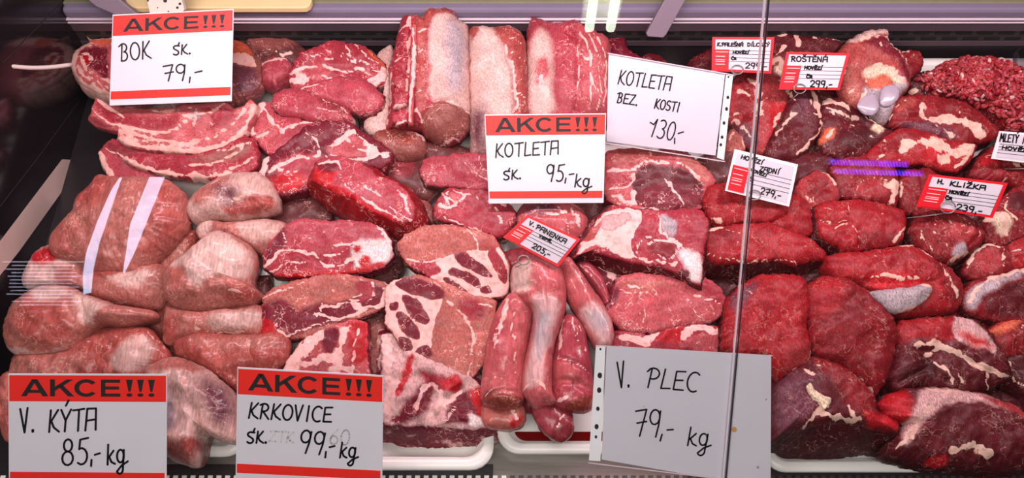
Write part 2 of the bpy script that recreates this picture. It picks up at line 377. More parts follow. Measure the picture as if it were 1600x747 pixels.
while x < XR - 0.02:
    yb = -0.3725; o = link('grille_bar', bme if x < 0.0 else bme2, None, floor, (x, yb, deck(yb) + 0.0008)); o.rotation_euler = (math.atan(DK), 0, 0); x += 0.0128
# back: dark panel, slotted strip, painted lip, bright trims, rail, worktop
wb = struct(MB().box(XL, XR, YB, YB + 0.02, deck(YB) - 0.02, zr(33)).build('wall_back', MT['panel_dark'])); wb['label'] = 'dark slotted back panel of the counter'
MB().box(XL, XR, YB - 0.004, YB, zr(47), zr(33)).build('lip', MT['lip_paint'], wb, bevel=0.001)
MB().box(XL, XR, YB - 0.0025, YB, zr(70), zr(63)).build('strip', MT['lip_paint'], wb)
MB().box(XL, XR, YB - 0.0012, YB, zr(63), zr(47)).build('slotted_strip', MT['steel_dull'], wb)
sl = MB().box(-0.0135, 0.0135, -0.002, 0.0, -0.0028, 0.0028); sme = mesh('vent_slot', sl.V, sl.F); sme.materials.append(MT['slot_dark'])
for row, off in ((50.5, 0.0), (59.0, 0.018)):
    x = XL + 0.03 + off
    while x < XR: link('vent_slot', sme, None, wb, (x, YB - 0.0004, zr(row))); x += 0.0385
for yy in (32.6, 28.0): MB().box(XL, XR, YB - 0.006, YB + 0.004, zr(yy) - 0.0008, zr(yy) + 0.0008).build('bright_trim', MT['glass_edge_light'], wb)
MB().box(XL, XR, YB - 0.003, YB + 0.02, zr(31.8), zr(28.8)).build('gasket', MT['slot_dark'], wb)
rl = struct(MB().box(XL, XR, YB - 0.004, YB + 0.03, zr(27.2), zr(13)).build('trim_1', MT['rail_paint'], bevel=0.006)); rl['label'] = 'mauve painted rail along the back of the counter'
wt = struct(MB().box(XL - 0.3, XR, YB + 0.012, YB + 0.75, zr(13) - 0.03, zr(12)).build('trim_2', MT['worktop_stone'], bevel=0.003)); wt['label'] = 'olive speckled worktop behind the counter'
# left end panel of dark glass, with a pale sill strip and two thin lines
zt = 0.62
m = MB(); m.slab([(XL, -0.47, -0.03), (XL, 0.55, -0.03), (XL, 0.55, zt), (XL, 0.02, zt), (XL, -0.47, 0.10)], np.array([1.0, 0, 0]), 0.01)
wl = struct(m.build('wall_left', MT['end_panel'])); wl['label'] = 'dark mirror-like end panel of the counter'
PXL = lambda px: on_plane(px, np.array([XL, 0, 0]), np.array([1.0, 0, 0])) + np.array([0.0006, 0, 0])
MB().slab(PXL(S('97,249 131,251 30,392 -40,480 -40,425 0,377')), np.array([1.0, 0, 0]), 0.0005).build('sill_strip', MT['seal_grey'], wl)
MB().tube(PXL(S('100,0 52,49 4,98')), 0.0005, 6).build('seam_line', MT['steel_dull'], wl)
MB().tube(PXL(S('122,160 57,249 0,322')), 0.0004, 6).build('seam_line', MT['steel_dull'], wl)

# sloping front glass in two panes with an open joint
G0 = at_depth([(800, 0)], .85)[0]; G1 = at_depth([(800, 747)], 1.02)[0]
gd = (G1 - G0) / np.linalg.norm(G1 - G0); gn = np.cross(Rv, gd); gn = gn if gn[2] > 0 else -gn
gt = G0 - gd * 0.16; gb = G1 + gd * (G1[2] - deck(-0.43) - 0.03) / -gd[2] * 0.9
def gpt(x, top): return np.array([x, *((gt if top else gb)[1:])])
for i, (a, b) in enumerate(((XL, 0.2665), (0.2735, XR))):
    m = MB(); m.slab([gpt(a, 0), gpt(b, 0), gpt(b, 1), gpt(a, 1)], gn, 0.004)
    w = struct(m.build('window_%d' % (i + 1), MT['glass_clear'])); w['label'] = ('wide', 'right')[i] + ' sloping front glass pane of the counter'
    e = 0.2675 if i == 0 else 0.2715
    MB().slab([gpt(e - .0006, 0), gpt(e + .0011, 0), gpt(e + .0011, 1), gpt(e - .0006, 1)], gn, 0.004).build('polished_edge', MT['glass_edge_light' if i == 0 else 'glass_edge_dark'], w)  # pale edge carries the glint along the joint in its colour

# trays
def rrect(x0, x1, y0, y1, r, k=6):
    out = []
    for cx, cy, a0 in ((x1 - r, y0 + r, -90), (x1 - r, y1 - r, 0), (x0 + r, y1 - r, 90), (x0 + r, y0 + r, 180)):
        for i in range(k + 1): a = math.radians(a0 + 90 * i / k); out.append((cx + r * math.cos(a), cy + r * math.sin(a)))
    return out
def tray(label, x0, x1, y0, y1, r=0.03, lip=0.014, h=0.030, mat='tray_white', name='meat_tray', group='white meat trays on the deck'):
    prof = [(lip + .006, 0.0005), (0.004, h - 0.012), (0.0, h - 0.004), (0.001, h), (lip - .001, h), (lip + .002, h - .002), (lip + .012, 0.006), (lip + .02, 0.004)]
    V = []; F = []; n = 0
    for ins, z in prof:
        L = rrect(x0 + ins, x1 - ins, y0 + ins, y1 - ins, max(r - ins * 0.6, 0.006)); n = len(L)
        V += [(a, b, deck(b) + z) for a, b in L]
    for k in range(len(prof) - 1):
        for i in range(n): F.append((k * n + i, k * n + (i + 1) % n, (k + 1) * n + (i + 1) % n, (k + 1) * n + i))
    q = (len(prof) - 1) * n; F.append(tuple(range(q, q + n))); F.append(tuple(range(n - 1, -1, -1)))
    o = link(name, mesh(name, V, F, False), MT[mat]); me = o.data
    me.polygons.foreach_set('use_smooth', [len(p.vertices) == 4 for p in me.polygons])
    return tag(o, label, 'tray', group)
tray('white plastic tray under the pale pork leg pieces at the left end', -0.745, -0.392, -0.335, 0.03)
tray('white plastic tray under the belly slices by the back wall', -0.70, -0.392, 0.035, 0.385)
tray('white plastic tray under the pork neck slices, with an empty front corner', -0.388, -0.0265, -0.354, 0.34, r=0.034)
tt = tray('white plastic tray under the pork tenderloins, with blood along its front', -0.0225, 0.362, -0.331, 0.33, r=0.034)
bl = MB(); bl.poly([(a, b, deck(b) + 0.0075) for a, b in rrect(-0.0, 0.34, -0.3085, -0.292, 0.007)]); bl.build('blood_pool', MT['blood_pool'], tt)
tray('long white tray under the dark beef cuts at the front right', 0.368, 0.86, -0.357, 0.135)
tray('white tray under the beef pieces along the back wall', 0.368, 0.695, 0.140, 0.335)
tray('white tray holding the minced meat, its rim showing by the back wall', 0.70, 0.98, 0.140, 0.385, h=0.04)

# things at the back
m = MB(); m.slab([*on_plane(S('190,-60 487,-60 487,2 484,8 478,11.5 470,12 212,12 204,10 198,5 194,-4'), np.array([0, 0, zr(12) + 0.012]), np.array([0, 0, 1.0]))], np.array([0, 0, 1.0]), 0.0115)
o = m.build('cutting_board', MT['board_plastic'], bevel=0.002); tag(o, 'cream plastic cutting board with rounded corner on the back worktop', 'cutting board')
def bracket(label, px, mat, t=0.012, y=YB - 0.05, name='glass_bracket', holes=()):
    n = np.array([0, -0.80, 0.6]); p0 = on_plane([px[-1]], np.array([0, y, 0]), np.array([0, 1.0, 0]))[0]
    m = MB(); m.slab(on_plane(px, p0, n), n, t); o = m.build(name, MT[mat], bevel=0.001); tag(o, label, 'bracket')
    for (hx, hy, hr) in holes:
        c = [(hx + hr * math.cos(a), hy + hr * math.sin(a)) for a in np.linspace(0, 6.2832, 13)[:-1]]
        MB().slab(on_plane(c, p0 + n * 0.0006, n), n, 0.001).build('rivet_hole', MT['hole_dark'], o)
    return o
bracket('mauve flat metal bracket leaning over the slotted panel beside the lamp reflection', S('1060,-40 1093,-40 1041,54 1036,59 1012,57 1010,52'), 'bracket_paint')
bracket('dark mauve metal bracket slanting down behind the side price card', S('90,-40 140,-40 214,22 205,34 150,10'), 'bracket_paint', y=YB - 0.03)
bracket('pale spotted metal hanger strip above the side price card', S('222,-30 276,-30 288,16 270,30 236,30'), 'perforated_paint', y=YB - 0.06, name='hanger_strip',
        holes=((258, 1, 3.0), (281, 6, 2.2), (277, 12, 2.0), (231, 1, 1.6), (263, 18, 1.2), (246, 12, 0.9)))
pts = at_depth(catmull(S('-60,98 0,102 45,106 80,105 112,101'), False, 20), np.linspace(1.20, 1.36, 20))
o = MB().tube(pts, 0.0036, 10).build('white_cable', MT['cable_white'], smooth=True); tag(o, 'thin white cable running from the end panel to the pork belly', 'cable')

# ------------------------------------------------------------------ shop lamps and added glowing panels behind the customer (seen mirrored in the glass)
def mirrored(px, z=None, y=None):
    d = ray(px); s = ((G0 - CAM) @ gn) / (d @ gn); p = CAM + d * s[:, None]; r = d - 2 * (d @ gn)[:, None] * gn
    k = (z - p[:, 2]) / r[:, 2] if z is not None else (y - p[:, 1]) / r[:, 1]
    return p + r * k[:, None]
ZC = 2.1
lm = mirrored(S('945,-60 945,46'), z=ZC); yl0, yl1 = lm[1, 1], lm[0, 1]; xl = float(lm[:, 0].mean())
lamp = empty('ceiling_lamp', (xl, (yl0 + yl1) / 2, ZC)); tag(lamp, 'twin tube ceiling lamp mirrored at the top of the front glass', 'lamp')
hl = (yl1 - yl0) / 2
MB().box(-0.075, 0.075, -hl, hl, 0.03, 0.06).build('housing', MT['lamp_body'], lamp)
for sx in (-1, 1): MB().tube([(sx * 0.042, -hl * 0.97, 0.0), (sx * 0.042, hl * 0.97, 0.0)], 0.019, 12).build('tube', MT['tube_glow'], lamp, smooth=True)
def strip(label, px, mat, cat, name, group=None, y=None):  # flat glowing panel, outlined so its mirror image makes a streak
    P = mirrored(px, z=ZC if y is None else None, y=y); c = P.mean(0)
    n = np.array([0, 0, -1.0]) if y is None else np.array([0, 1.0, 0]); m = MB(); m.slab(P - c, n, 0.001); o = m.build(name, MT[mat]); o.location = c
    return tag(o, label, cat, group)
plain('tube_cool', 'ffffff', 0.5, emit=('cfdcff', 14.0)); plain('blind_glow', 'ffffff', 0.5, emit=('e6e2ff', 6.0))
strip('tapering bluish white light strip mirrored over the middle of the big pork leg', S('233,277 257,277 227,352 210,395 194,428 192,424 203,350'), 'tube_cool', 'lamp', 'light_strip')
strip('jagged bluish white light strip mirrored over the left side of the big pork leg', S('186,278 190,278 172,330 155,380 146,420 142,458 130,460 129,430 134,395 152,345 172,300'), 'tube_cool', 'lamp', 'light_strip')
random.seed(4)
for k in range(13):  # thin glowing panels added for the faint streaks mirrored at the left
    yy = 409 + k * 5.6; x0 = 4 + 14 * abs(math.sin(k * 1.7)) + (12 if k > 9 else 0); x1 = 131 - 20 * abs(math.sin(k * 2.3))
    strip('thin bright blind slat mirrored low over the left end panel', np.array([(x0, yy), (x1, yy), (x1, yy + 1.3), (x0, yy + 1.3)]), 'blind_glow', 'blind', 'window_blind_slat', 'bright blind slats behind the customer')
def led_bar(label, a, b, hgt, count):
    """a row of slanted blue lamps on one carrier"""
    a = np.array(a, float); b = np.array(b, float); c = mirrored([(a + b) / 2], z=ZC)[0]; e = empty('blue_light_bar', c); tag(e, label, 'lamp')
    P = mirrored(np.array([a - [4, 1], b + [4, -1], b + [4, hgt + 1], a + [-4, hgt + 1]]), z=ZC) + np.array([0, 0, 0.004]) - c; MB().slab(P, np.array([0, 0, -1.0]), 0.002).build('carrier', MT['led_dim'], e)
    for k in range(count):
        p = a + (b - a) * (k / count); q = a + (b - a) * ((k + 0.55) / count); m = MB(); m.slab(mirrored(np.array([p, q, q + [2.5, hgt], p + [2.5, hgt]]), z=ZC) - c, np.array([0, 0, -1.0]), 0.001)
        m.build('blue_lamp', MT['led_blue' if abs(k / count - 0.72) < 0.14 else 'led_violet'], e)
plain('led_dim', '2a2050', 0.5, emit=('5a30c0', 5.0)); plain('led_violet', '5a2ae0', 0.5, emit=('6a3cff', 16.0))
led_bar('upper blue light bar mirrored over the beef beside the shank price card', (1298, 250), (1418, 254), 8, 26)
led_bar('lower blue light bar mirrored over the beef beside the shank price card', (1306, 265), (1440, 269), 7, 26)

# ------------------------------------------------------------------ writing
def arc(cx, cy, rx, ry, a0, a1, n=9): return [(cx + rx * math.cos(math.radians(a)), cy + ry * math.sin(math.radians(a))) for a in np.linspace(a0, a1, n)]
GL = {
 'A': ([[(0, 0), (.12, 1), (.78, 1)], [(.78, 1), (.78, .02)], [(.06, .45), (.78, .5)]], .85),
 'B': ([[(.22, .98), (.12, 0)], [(-.06, .86)] + arc(.3, .76, .32, .24, 110, -80) + arc(.3, .27, .36, .27, 80, -120)], .75),
 'C': ([arc(.5, .5, .45, .5, 50, 300, 12)], .8), 'D': ([[(.1, 0), (.1, 1)], [(.0, .98)] + arc(.25, .5, .5, .5, 85, -95)], .8),
 'E': ([[(.7, .98), (.1, .95), (.06, .03), (.72, .04)], [(.08, .5), (.6, .53)]], .7),
 'H': ([[(.05, 0), (.1, 1)], [(.7, 0), (.75, 1)], [(.08, .5), (.72, .52)]], .8), 'I': ([[(.2, 0), (.25, 1)]], .4),
 'K': ([[(.15, 1), (.05, 0)], [(.7, 1), (.12, .42)], [(.2, .5), (.4, .2), (.8, .0)]], .78),
 'L': ([[(.15, 1), (.05, .02), (.65, .06)]], .66), 'M': ([[(0, 0), (.1, 1), (.42, .35), (.8, 1), (.85, 0)]], .95),
 'N': ([[(.05, 0), (.1, 1), (.68, .02), (.75, 1)]], .85), 'O': ([arc(.42, .5, .4, .5, 110, 470, 16)], .85),
 'P': ([[(.18, .95), (.1, 0)], [(-.1, .8)] + arc(.3, .72, .42, .28, 120, -110)], .75), 'R': ([[(.15, .95), (.08, 0)], [(-.05, .88)] + arc(.3, .74, .35, .25, 110, -110) + [(.3, .42), (.75, 0)]], .78),
 'S': ([arc(.4, .76, .34, .24, 40, 230, 9) + arc(.36, .26, .36, .26, 70, -140, 9)], .75), 'T': ([[(.0, .95), (.85, 1)], [(.45, .97), (.4, 0)]], .8),
 'U': ([[(.05, 1)] + arc(.4, .35, .35, .35, 180, 360) + [(.75, 1)]], .8), 'V': ([[(.0, 1), (.3, 0), (.62, 1.02)]], .72),
 'Y': ([[(.0, 1), (.35, .5), (.75, 1)], [(.35, .5), (.3, 0)]], .75), 'Z': ([[(.05, .95), (.7, 1), (.02, .04), (.75, .04)]], .75),
 'k': ([[(.1, 1.25), (.02, 0)], [(.62, .85), (.1, .42)], [(.18, .5), (.4, .15), (.75, .02)]], .75),
 'g': ([arc(.38, .48, .34, .4, 60, 400, 13), [(.72, .85), (.62, -.2)] + arc(.3, -.3, .32, .32, 10, -150, 8) + [(.5, -.1), (1.1, .12)]], .85),
 'w': ([[(.75, .9)] + arc(.35, .75, .32, .2, 60, 240, 7) + arc(.32, .22, .34, .24, 60, -150, 8), [(.75, 1.25), (.62, 1.0)]], .8),
 '0': ([arc(.4, .5, .36, .5, 100, 460, 16)], .85), '1': ([[(-.35, .74), (.05, .66), (.3, .98), (.15, 0)]], .5), '2': ([arc(.36, .72, .34, .28, 170, -20, 8) + [(.04, .03), (.75, .05)]], .78),
 '3': ([arc(.3, .76, .34, .24, 140, -80, 8) + arc(.3, .26, .38, .27, 80, -140, 8)], .75), '5': ([[(.78, 1.0), (.25, .95), (.18, .58)] + arc(.32, .3, .38, .32, 110, -130, 9)], .8),
 '6': ([[(.6, .98), (.2, .6)] + arc(.38, .28, .33, .28, 160, 520, 12)], .78), '7': ([[(.0, .92), (.72, 1.0), (.4, 0)], [(.15, .48), (.78, .55)]], .8),
 '8': ([arc(.42, .76, .28, .24, 90, 450, 12), arc(.38, .26, .36, .27, 80, 440, 12)], .82), '9': ([arc(.36, .72, .33, .28, 20, 380, 12), [(.7, .95), (.66, .45), (.52, -.02)]], .8),
 ',': ([[(.15, .12), (.08, -.22)]], .3), '-': ([[(.05, .38), (.55, .43)]], .62), '.': ([[(.08, .0), (.16, .06), (.08, .07), (.14, .0)]], .3), ' ': ([], .5), '/': ([[(.0, 0), (.4, 1)]], .4), ':': ([[(.1, .1), (.12, .14)], [(.1, .6), (.12, .64)]], .3),
}
ACC = {'Á': ('A', 'a'), 'Í': ('I', 'a'), 'Ý': ('Y', 'a'), 'Š': ('S', 'c'), 'Ž': ('Z', 'c'), 'Ě': ('E', 'c'), 'Č': ('C', 'c'), 'Ř': ('R', 'c'), 'š': ('w', '')}
def word(txt, a, b, h, slant=0.06):
    """strokes (pixel polylines) of TXT written from baseline point a to baseline point b"""
    a = np.array(a, float); b = np.array(b, float); u = (b - a); ln = np.linalg.norm(u); u /= ln; v = np.array([u[1], -u[0]])
    gs = []; adv = 0
    for ch in txt:
        base, ac = ACC.get(ch, (ch, '')); st, w = GL[base]; st = [list(s) for s in st]
        if ac == 'a': st.append([(.35, 1.18), (.55, 1.42)])
        if ac == 'c': st.append([(.15, 1.38), (.38, 1.15), (.65, 1.42)])
        gs.append((st, adv)); adv += w + 0.16
    k = ln / (adv - 0.16); out = []
    for st, x in gs:
        for s in st: out.append(np.array([a + u * ((x + q[0]) * k + slant * q[1] * h) + v * q[1] * h for q in s]))
    return out
def ribbon(strokes, wpx):
    """flat polygons (pixels) for strokes of width wpx"""
    out = []
    for s in strokes:
        for i in range(len(s) - 1):
            d = s[i + 1] - s[i]; l = np.hypot(*d)
            if l < 1e-6: continue
            nn = np.array([-d[1], d[0]]) / l * wpx / 2; out.append([s[i] + nn, s[i + 1] + nn, s[i + 1] - nn, s[i] - nn])
        for q in s: out.append([q + wpx / 2 * np.array([math.cos(t), math.sin(t)]) for t in np.linspace(0, 6.2832, 9)[:-1]])
    return out
def quadmap(c):
    """(u right, v down) in 0..1 -> pixel inside the four corners TL TR BR BL"""
    c = np.asarray(c, float)
    return lambda u, v: (c[0] * (1 - u) + c[1] * u) * (1 - v) + (c[3] * (1 - u) + c[2] * u) * v
def bold(x0, x1, y0, y1, q):
    """AKCE!!! in heavy wide capitals, polygons in card space"""
    P = []; cw = (x1 - x0)
    def g(x, w, polys):
        for p in polys: P.append([q(x0 + cw * (x + w * a), y1 - (y1 - y0) * b) for a, b in p])
    g(0.0, .205, [[(0, 0), (.2, 0), (.58, 1), (.40, 1)], [(1, 0), (.79, 0), (.42, 1), (.60, 1)], [(.25, .2), (.75, .2), (.68, .38), (.32, .38)]])
    g(.218, .18, [[(0, 0), (.2, 0), (.2, 1), (0, 1)], [(.2, .32), (.2, .58), (.68, 1), (.95, 1)], [(.36, .56), (.52, .68), (1, 0), (.74, 0)]])
    ro = arc(.5, .5, .5, .52, 38, 322, 17); ri = arc(.5, .5, .30, .33, 38, 322, 17)
    g(.398, .178, [[ro[i], ro[i + 1], ri[i + 1], ri[i]] for i in range(16)])
    g(.598, .145, [[(0, 0), (.22, 0), (.22, 1), (0, 1)], [(.2, 0), (1, 0), (1, .18), (.2, .18)], [(.2, .42), (.93, .42), (.93, .6), (.2, .6)], [(.2, .82), (.98, .82), (.98, 1), (.2, 1)]])
    for k in range(3):
        g(.785 + .082 * k, .05, [[(.35, .3), (.65, .3), (1, 1), (0, 1)], arc(.5, .1, .46, .105, 0, 330, 12)])
    return P
def plane_of(corners, dep, lean=0.0, glass=None):
    c = np.mean(corners, 0)
    if glass is not None: return G0 - gn * glass, gn
    p0 = at_depth([c], dep)[0]; a = math.pi / 2 - PITCH + math.radians(lean); n = np.array([0, -math.sin(a), math.cos(a)]); return p0, n
def flat(name, polys, p0, n, off, mat, parent, th=0.0004):
    m = MB(); org = np.array(parent.location)
    for p in polys:
        Q = on_plane(np.array(p), p0, n) + n * off - org
        if th: m.slab(Q, n, th)
        else: m.poly(Q)
    return m.build(name, MT[mat], parent)
SIGNS = 'hand-lettered price cards in the counter'
def card(label, C, dep, lean=8, glass=None, band=None, foot=None, akce=None, texts=(), ghosts=(), wpx=2.6, stake=True):
    C = np.asarray(C, float); p0, n = plane_of(C, dep, lean, glass); q = quadmap(C)
    base = on_plane([(C[2] + C[3]) / 2], p0, n)[0]; e = empty('price_card', base); tag(e, label, 'price card', SIGNS)
    flat('card', [C], p0, n, 0.0, 'paper', e, 0.0012)
    if band: flat('header_band', [[q(.006, band[0]), q(.994, band[0]), q(.994, band[1]), q(.006, band[1])]], p0, n, 0.0003, 'red_print', e)
    if foot: flat('footer_band', [[q(.008, foot[0]), q(.988, foot[0]), q(.988, foot[1]), q(.008, foot[1])]], p0, n, 0.0003, 'red_print', e)
    if akce: flat('headline', bold(*akce, q), p0, n, 0.0006, 'black_print', e)
    for t in texts: flat('handwriting', ribbon(word(*t), wpx), p0, n, 0.0006, 'marker_ink', e, 0.0002)
    for t in ghosts: flat('erased_writing', ribbon(word(*t), wpx), p0, n, 0.0003, 'faded_ink', e, 0.0002)
    if stake:
        a = on_plane([(C[0] + C[1]) / 2 + [0, 20]], p0, n)[0] - n * 0.004; b_ = base - n * 0.006
        g = np.array([b_[0], b_[1] + 0.004, deck(b_[1]) + 0.02]); m = MB(); m.tube([a - base, b_ - base, g - base], 0.0018, 8); m.build('stake', MT['wire'], e)
    return e, p0, n
e, p0, n = card('red and white price card reading BOK for the belly, upper left', S('176,23 365,14 362,158 171,165'), 1.335, band=(.012, .235), foot=(.845, .935), akce=(.09, .93, .055, .195),
     texts=[('BOK', (188, 96), (236, 91), 27), ('šK.', (271, 86), (299, 84), 15), ('79', (255, 127), (291, 125), 25), (',-', (294, 124), (318, 121), 24)], wpx=2.4)
card('red and white price card reading KOTLETA for the chops, in the middle', S('757,179 947,177 943,317 764,318'), 1.27, band=(.012, .235), foot=(.865, .945), akce=(.08, .93, .04, .2),
     texts=[('KOTLETA', (774, 246), (873, 241), 21), ('šK.', (787, 281), (815, 279), 14), ('95', (853, 283), (881, 283), 26), (',-', (882, 281), (897, 281), 22), ('kg', (898, 292), (921, 293), 16)], wpx=2.4)
card('large red and white price card reading KÝTA over the pale pork, lower left', S('13,584 261,585 260,774 14,772'), 1.0, glass=0.0045, stake=False, band=(.012, .228), foot=(.815, .90), akce=(.08, .925, .045, .185),
     texts=[('V.', (33, 676), (55, 674), 37), ('KÝTA', (76, 675), (151, 672), 34), ('85', (97, 727), (139, 724), 40), (',-', (141, 722), (158, 720), 28), ('kg', (168, 726), (196, 724), 25)], wpx=3.2)
card('large red and white price card reading KRKOVICE under the neck slabs', S('371,574 599,587 597,763 368,752'), 1.0, glass=0.0045, stake=False, band=(.012, .235), foot=(.845, .925), akce=(.075, .925, .045, .195),
     texts=[('KRKOVICE', (388, 653), (517, 660), 24), ('šK.', (386, 692), (418, 692), 18), ('99', (466, 706), (505, 710), 35), (',-', (507, 709), (524, 708), 26), ('kg', (531, 715), (556, 716), 19)],
     ghosts=[('ZTK', (420, 690), (458, 692), 17), ('60', (514, 694), (546, 696), 24)], wpx=3.0)
# two sheets in punched plastic sleeves
def sheet(label, C, SL, strip_, holes, dep, lean=8, glass=None, texts=(), wpx=2.6, stake=True, marks=()):
    e, p0, n = card(label, C, dep, lean, glass, texts=texts, wpx=wpx, stake=stake)
    flat('sleeve', [SL], p0, n, 0.0016, 'sleeve_film', e, 0)
    s = flat('binding_strip', [strip_], p0, n, 0.0010, 'paper_edge', e, 0.0003)
    for hx, hy, hr in holes:
        c = [(hx + hr * 0.85 * math.cos(a), hy + hr * 1.1 * math.sin(a)) for a in np.linspace(0, 6.2832, 13)[:-1]]
        o = flat('punched_hole', [c], p0, n, 0.0013, 'hole_dark', e, 0.0002)
    for hx, hy, hr, mt in marks:
        c = [(hx + hr * math.cos(a), hy + hr * math.sin(a)) for a in np.linspace(0, 6.2832, 13)[:-1]]
        flat('stain', [c], p0, n, 0.0006, mt, e, 0.0002)
    ed = [np.array([SL[i], SL[(i + 1) % 4]]) for i in (0, 2)]
    for d_ in ed: flat('sleeve_seam', ribbon([d_], 1.6), p0, n, 0.0018, 'glass_edge_light', e, 0.0002)
    return e
plain('stain_brown', 'c8955c', 0.6); plain('stain_grey', '9a98a0', 0.6)
sheet('plain white sheet in a tilted sleeve reading KOTLETA BEZ KOSTI', S('951,84 1133,116 1118,243 948,221'), S('950,83 1146,117 1132,252 946,223'), S('1134,117 1145,118 1131,250 1120,246'),
      [(1138, 120, 1.6), (1137, 152, 2.6), (1135, 170, 2.8), (1131, 192, 2.6), (1128, 214, 2.6), (1126, 226, 2.4)], 1.29, 20,
      texts=[('KOTLETA', (965, 131), (1047, 142), 22), ('BEZ.', (963, 160), (996, 165), 16), ('KOSTI', (1022, 169), (1060, 175), 15), ('130', (1016, 213), (1052, 220), 29), (',-', (1052, 219), (1070, 216), 24)], wpx=2.0)
sheet('large plain white sheet in a sleeve reading PLEC beside the glass joint', S('948,541 1205,556 1204,764 940,718'), S('931,539 1206,555 1206,757 919,722'), S('931,541 946,541 938,720 920,719'),
      [(938, 545, 1.8), (937, 586, 4.2), (936, 609, 4.0), (934, 638, 3.2), (932, 666, 3.8), (931, 682, 2.4)], 1.0, glass=0.0045, stake=False,
      texts=[('V.', (966, 606), (985, 604), 40), ('PLEC', (1010, 605), (1089, 613), 31), ('79', (990, 681), (1031, 682), 42), (',-', (1031, 682), (1051, 684), 30), ('kg', (1074, 696), (1106, 698), 23)], wpx=2.6,
      marks=[(1147, 671, 4.2, 'stain_brown'), (1184, 730, 2.2, 'stain_grey'), (1197, 624, 1.4, 'stain_grey'), (1006, 635, 0.9, 'stain_grey')])

sl_ = [o for o in bpy.data.objects if o.name.startswith('price_card') and 'PLEC' in o.get('label', '')][0]
flat('sleeve_flap', [S('1206,556 1213,610 1230,694 1205,690')], G0 - gn * 0.0045, gn, 0.0012, 'flap_film', sl_, 0)
# small clip-on tags
TAGS = 'small red-framed price tags stuck in the meat'
def small_tag(label, C, dep, lean, lines, frame='tag_red', ring=(.42, .93), title=.36, red=(.03, .28), wpx=1.9, holder=1.0, spike=(.25, 1.35), block=True):
    C = np.asarray(C, float); p0, n = plane_of(C, dep, lean); q = quadmap(C)
    base = on_plane([(C[2] + C[3]) / 2], p0, n)[0]; e = empty('price_tag', base); tag(e, label, 'price tag', TAGS)
    flat('frame', [C], p0, n, 0.0, frame, e, 0.0016)
    flat('card', [[q(.05, .07), q(.95, .07), q(.95, .93), q(.05, .93)]], p0, n, 0.0004, 'paper', e)
    if block:
        bk = flat('red_block', [[q(red[0], title), q(red[1], title), q(red[1], .96), q(red[0], .96)]], p0, n, 0.0007, 'tag_red', e)
        pr = []
        for v in (.43, .56, .66, .71, .79): pr.append(np.array([q(.06, v), q(red[1] - (.02 if v < .5 else .07), v)]))
        flat('small_print', ribbon(pr, 1.1), p0, n, 0.0010, 'white_print', e, 0.0002)
    ru = [np.array([q(red[1] if block else .05, v), q(.95, v)]) for v in (title + .03, title + .13, title + .235, title + .34)]
    flat('ruled_lines', ribbon(ru, 0.7), p0, n, 0.0007, 'black_print', e, 0.0002)
    for t, u0, v0, u1, v1, h in lines: flat('handwriting', ribbon(word(t, q(u0, v0), q(u1, v1), h * np.linalg.norm(C[3] - C[0])), wpx), p0, n, 0.0010, 'marker_ink', e, 0.0002)
    o2 = C.mean(0) + (C - C.mean(0)) * 1.045
    flat('clear_holder', [o2], p0, n, 0.0016, 'holder_film', e, 0)
    rc = q(*ring); R_ = 0.095 * np.linalg.norm(C[1] - C[0])
    cp = [rc + R_ * np.array([math.cos(a), 0.8 * math.sin(a)]) for a in np.linspace(0, 6.2832, 22)]
    pw = on_plane(cp, p0, n) + n * 0.0028 - base
    g = on_plane([q(*spike)], p0, n)[0] - n * 0.02 - base
    MB().tube(list(pw), 0.0010, 6).tube([pw[6], (pw[6] + g) / 2 + n * 0.002, g], 0.0008, 6).build('wire_clip', MT['wire'], e, smooth=True)
    return e
small_tag('red-framed tag under the glass joint reading K. PALEČNÁ, priced 299', S('1113,58 1210,58 1205,115 1112,111'), 1.36, 12, [('K.PALEŠNÁ', .08, .26, .50, .27, .10), ('DÍLCSKÝ', .57, .26, .93, .26, .10), ('HOVĚZÍ', .34, .47, .6, .47, .07), ('ČR', .32, .65, .40, .65, .07), ('299,-', .56, .88, .92, .88, .16)], wpx=1.8)
small_tag('red-framed tag reading ROŠTĚNÁ, priced 299, leaning by the white bone joint', S('1229,81 1328,83 1312,141 1217,140'), 1.345, 10, [('ROŠTĚNÁ', .10, .25, .68, .25, .13), ('HOVĚZÍ', .34, .45, .62, .46, .08), ('ČR', .40, .68, .50, .69, .07), ('299,-', .50, .92, .86, .93, .17)], ring=(.33, .97), wpx=2.1)
small_tag('pale pink tag behind the glass joint reading ZADNÍ, priced 279', S('1148,233 1247,257 1233,323 1133,298'), 1.27, 10, [('HOVĚZÍ', .12, .18, .46, .20, .09), ('ZADNÍ', .44, .36, .74, .33, .11), ('HOVĚZÍ', .30, .42, .56, .46, .07), ('ČR', .30, .63, .38, .64, .07), ('279,-', .52, .87, .84, .87, .15)], frame='paper_edge', ring=(.44, .93), wpx=1.8, spike=(.3, 1.2))
small_tag('red-framed tag on the right reading H. KLIŽKA, priced 239', S('1452,272 1575,286 1551,341 1432,323'), 1.245, 10, [('H.', .14, .24, .22, .24, .12), ('KLIŽKA', .30, .26, .76, .27, .13), ('HOVĚZÍ', .33, .47, .58, .49, .08), ('ČR', .31, .66, .40, .67, .08), ('239,-', .50, .91, .84, .93, .17)], ring=(.38, .88), wpx=2.1, spike=(.02, 1.4), red=(.04, .30))
small_tag('red-edged tag tilted over the tenderloins reading PANENKA, priced 205', S('824,336 907,374 872,417 786,371'), 1.195, 8, [('V.', .14, .26, .24, .26, .12), ('PANENKA', .28, .28, .84, .31, .14), ('VEPŘ.', .42, .46, .66, .47, .07), ('205,-', .46, .86, .78, .87, .16)], ring=(.5, 1.3), wpx=1.9, spike=(.5, 1.7))
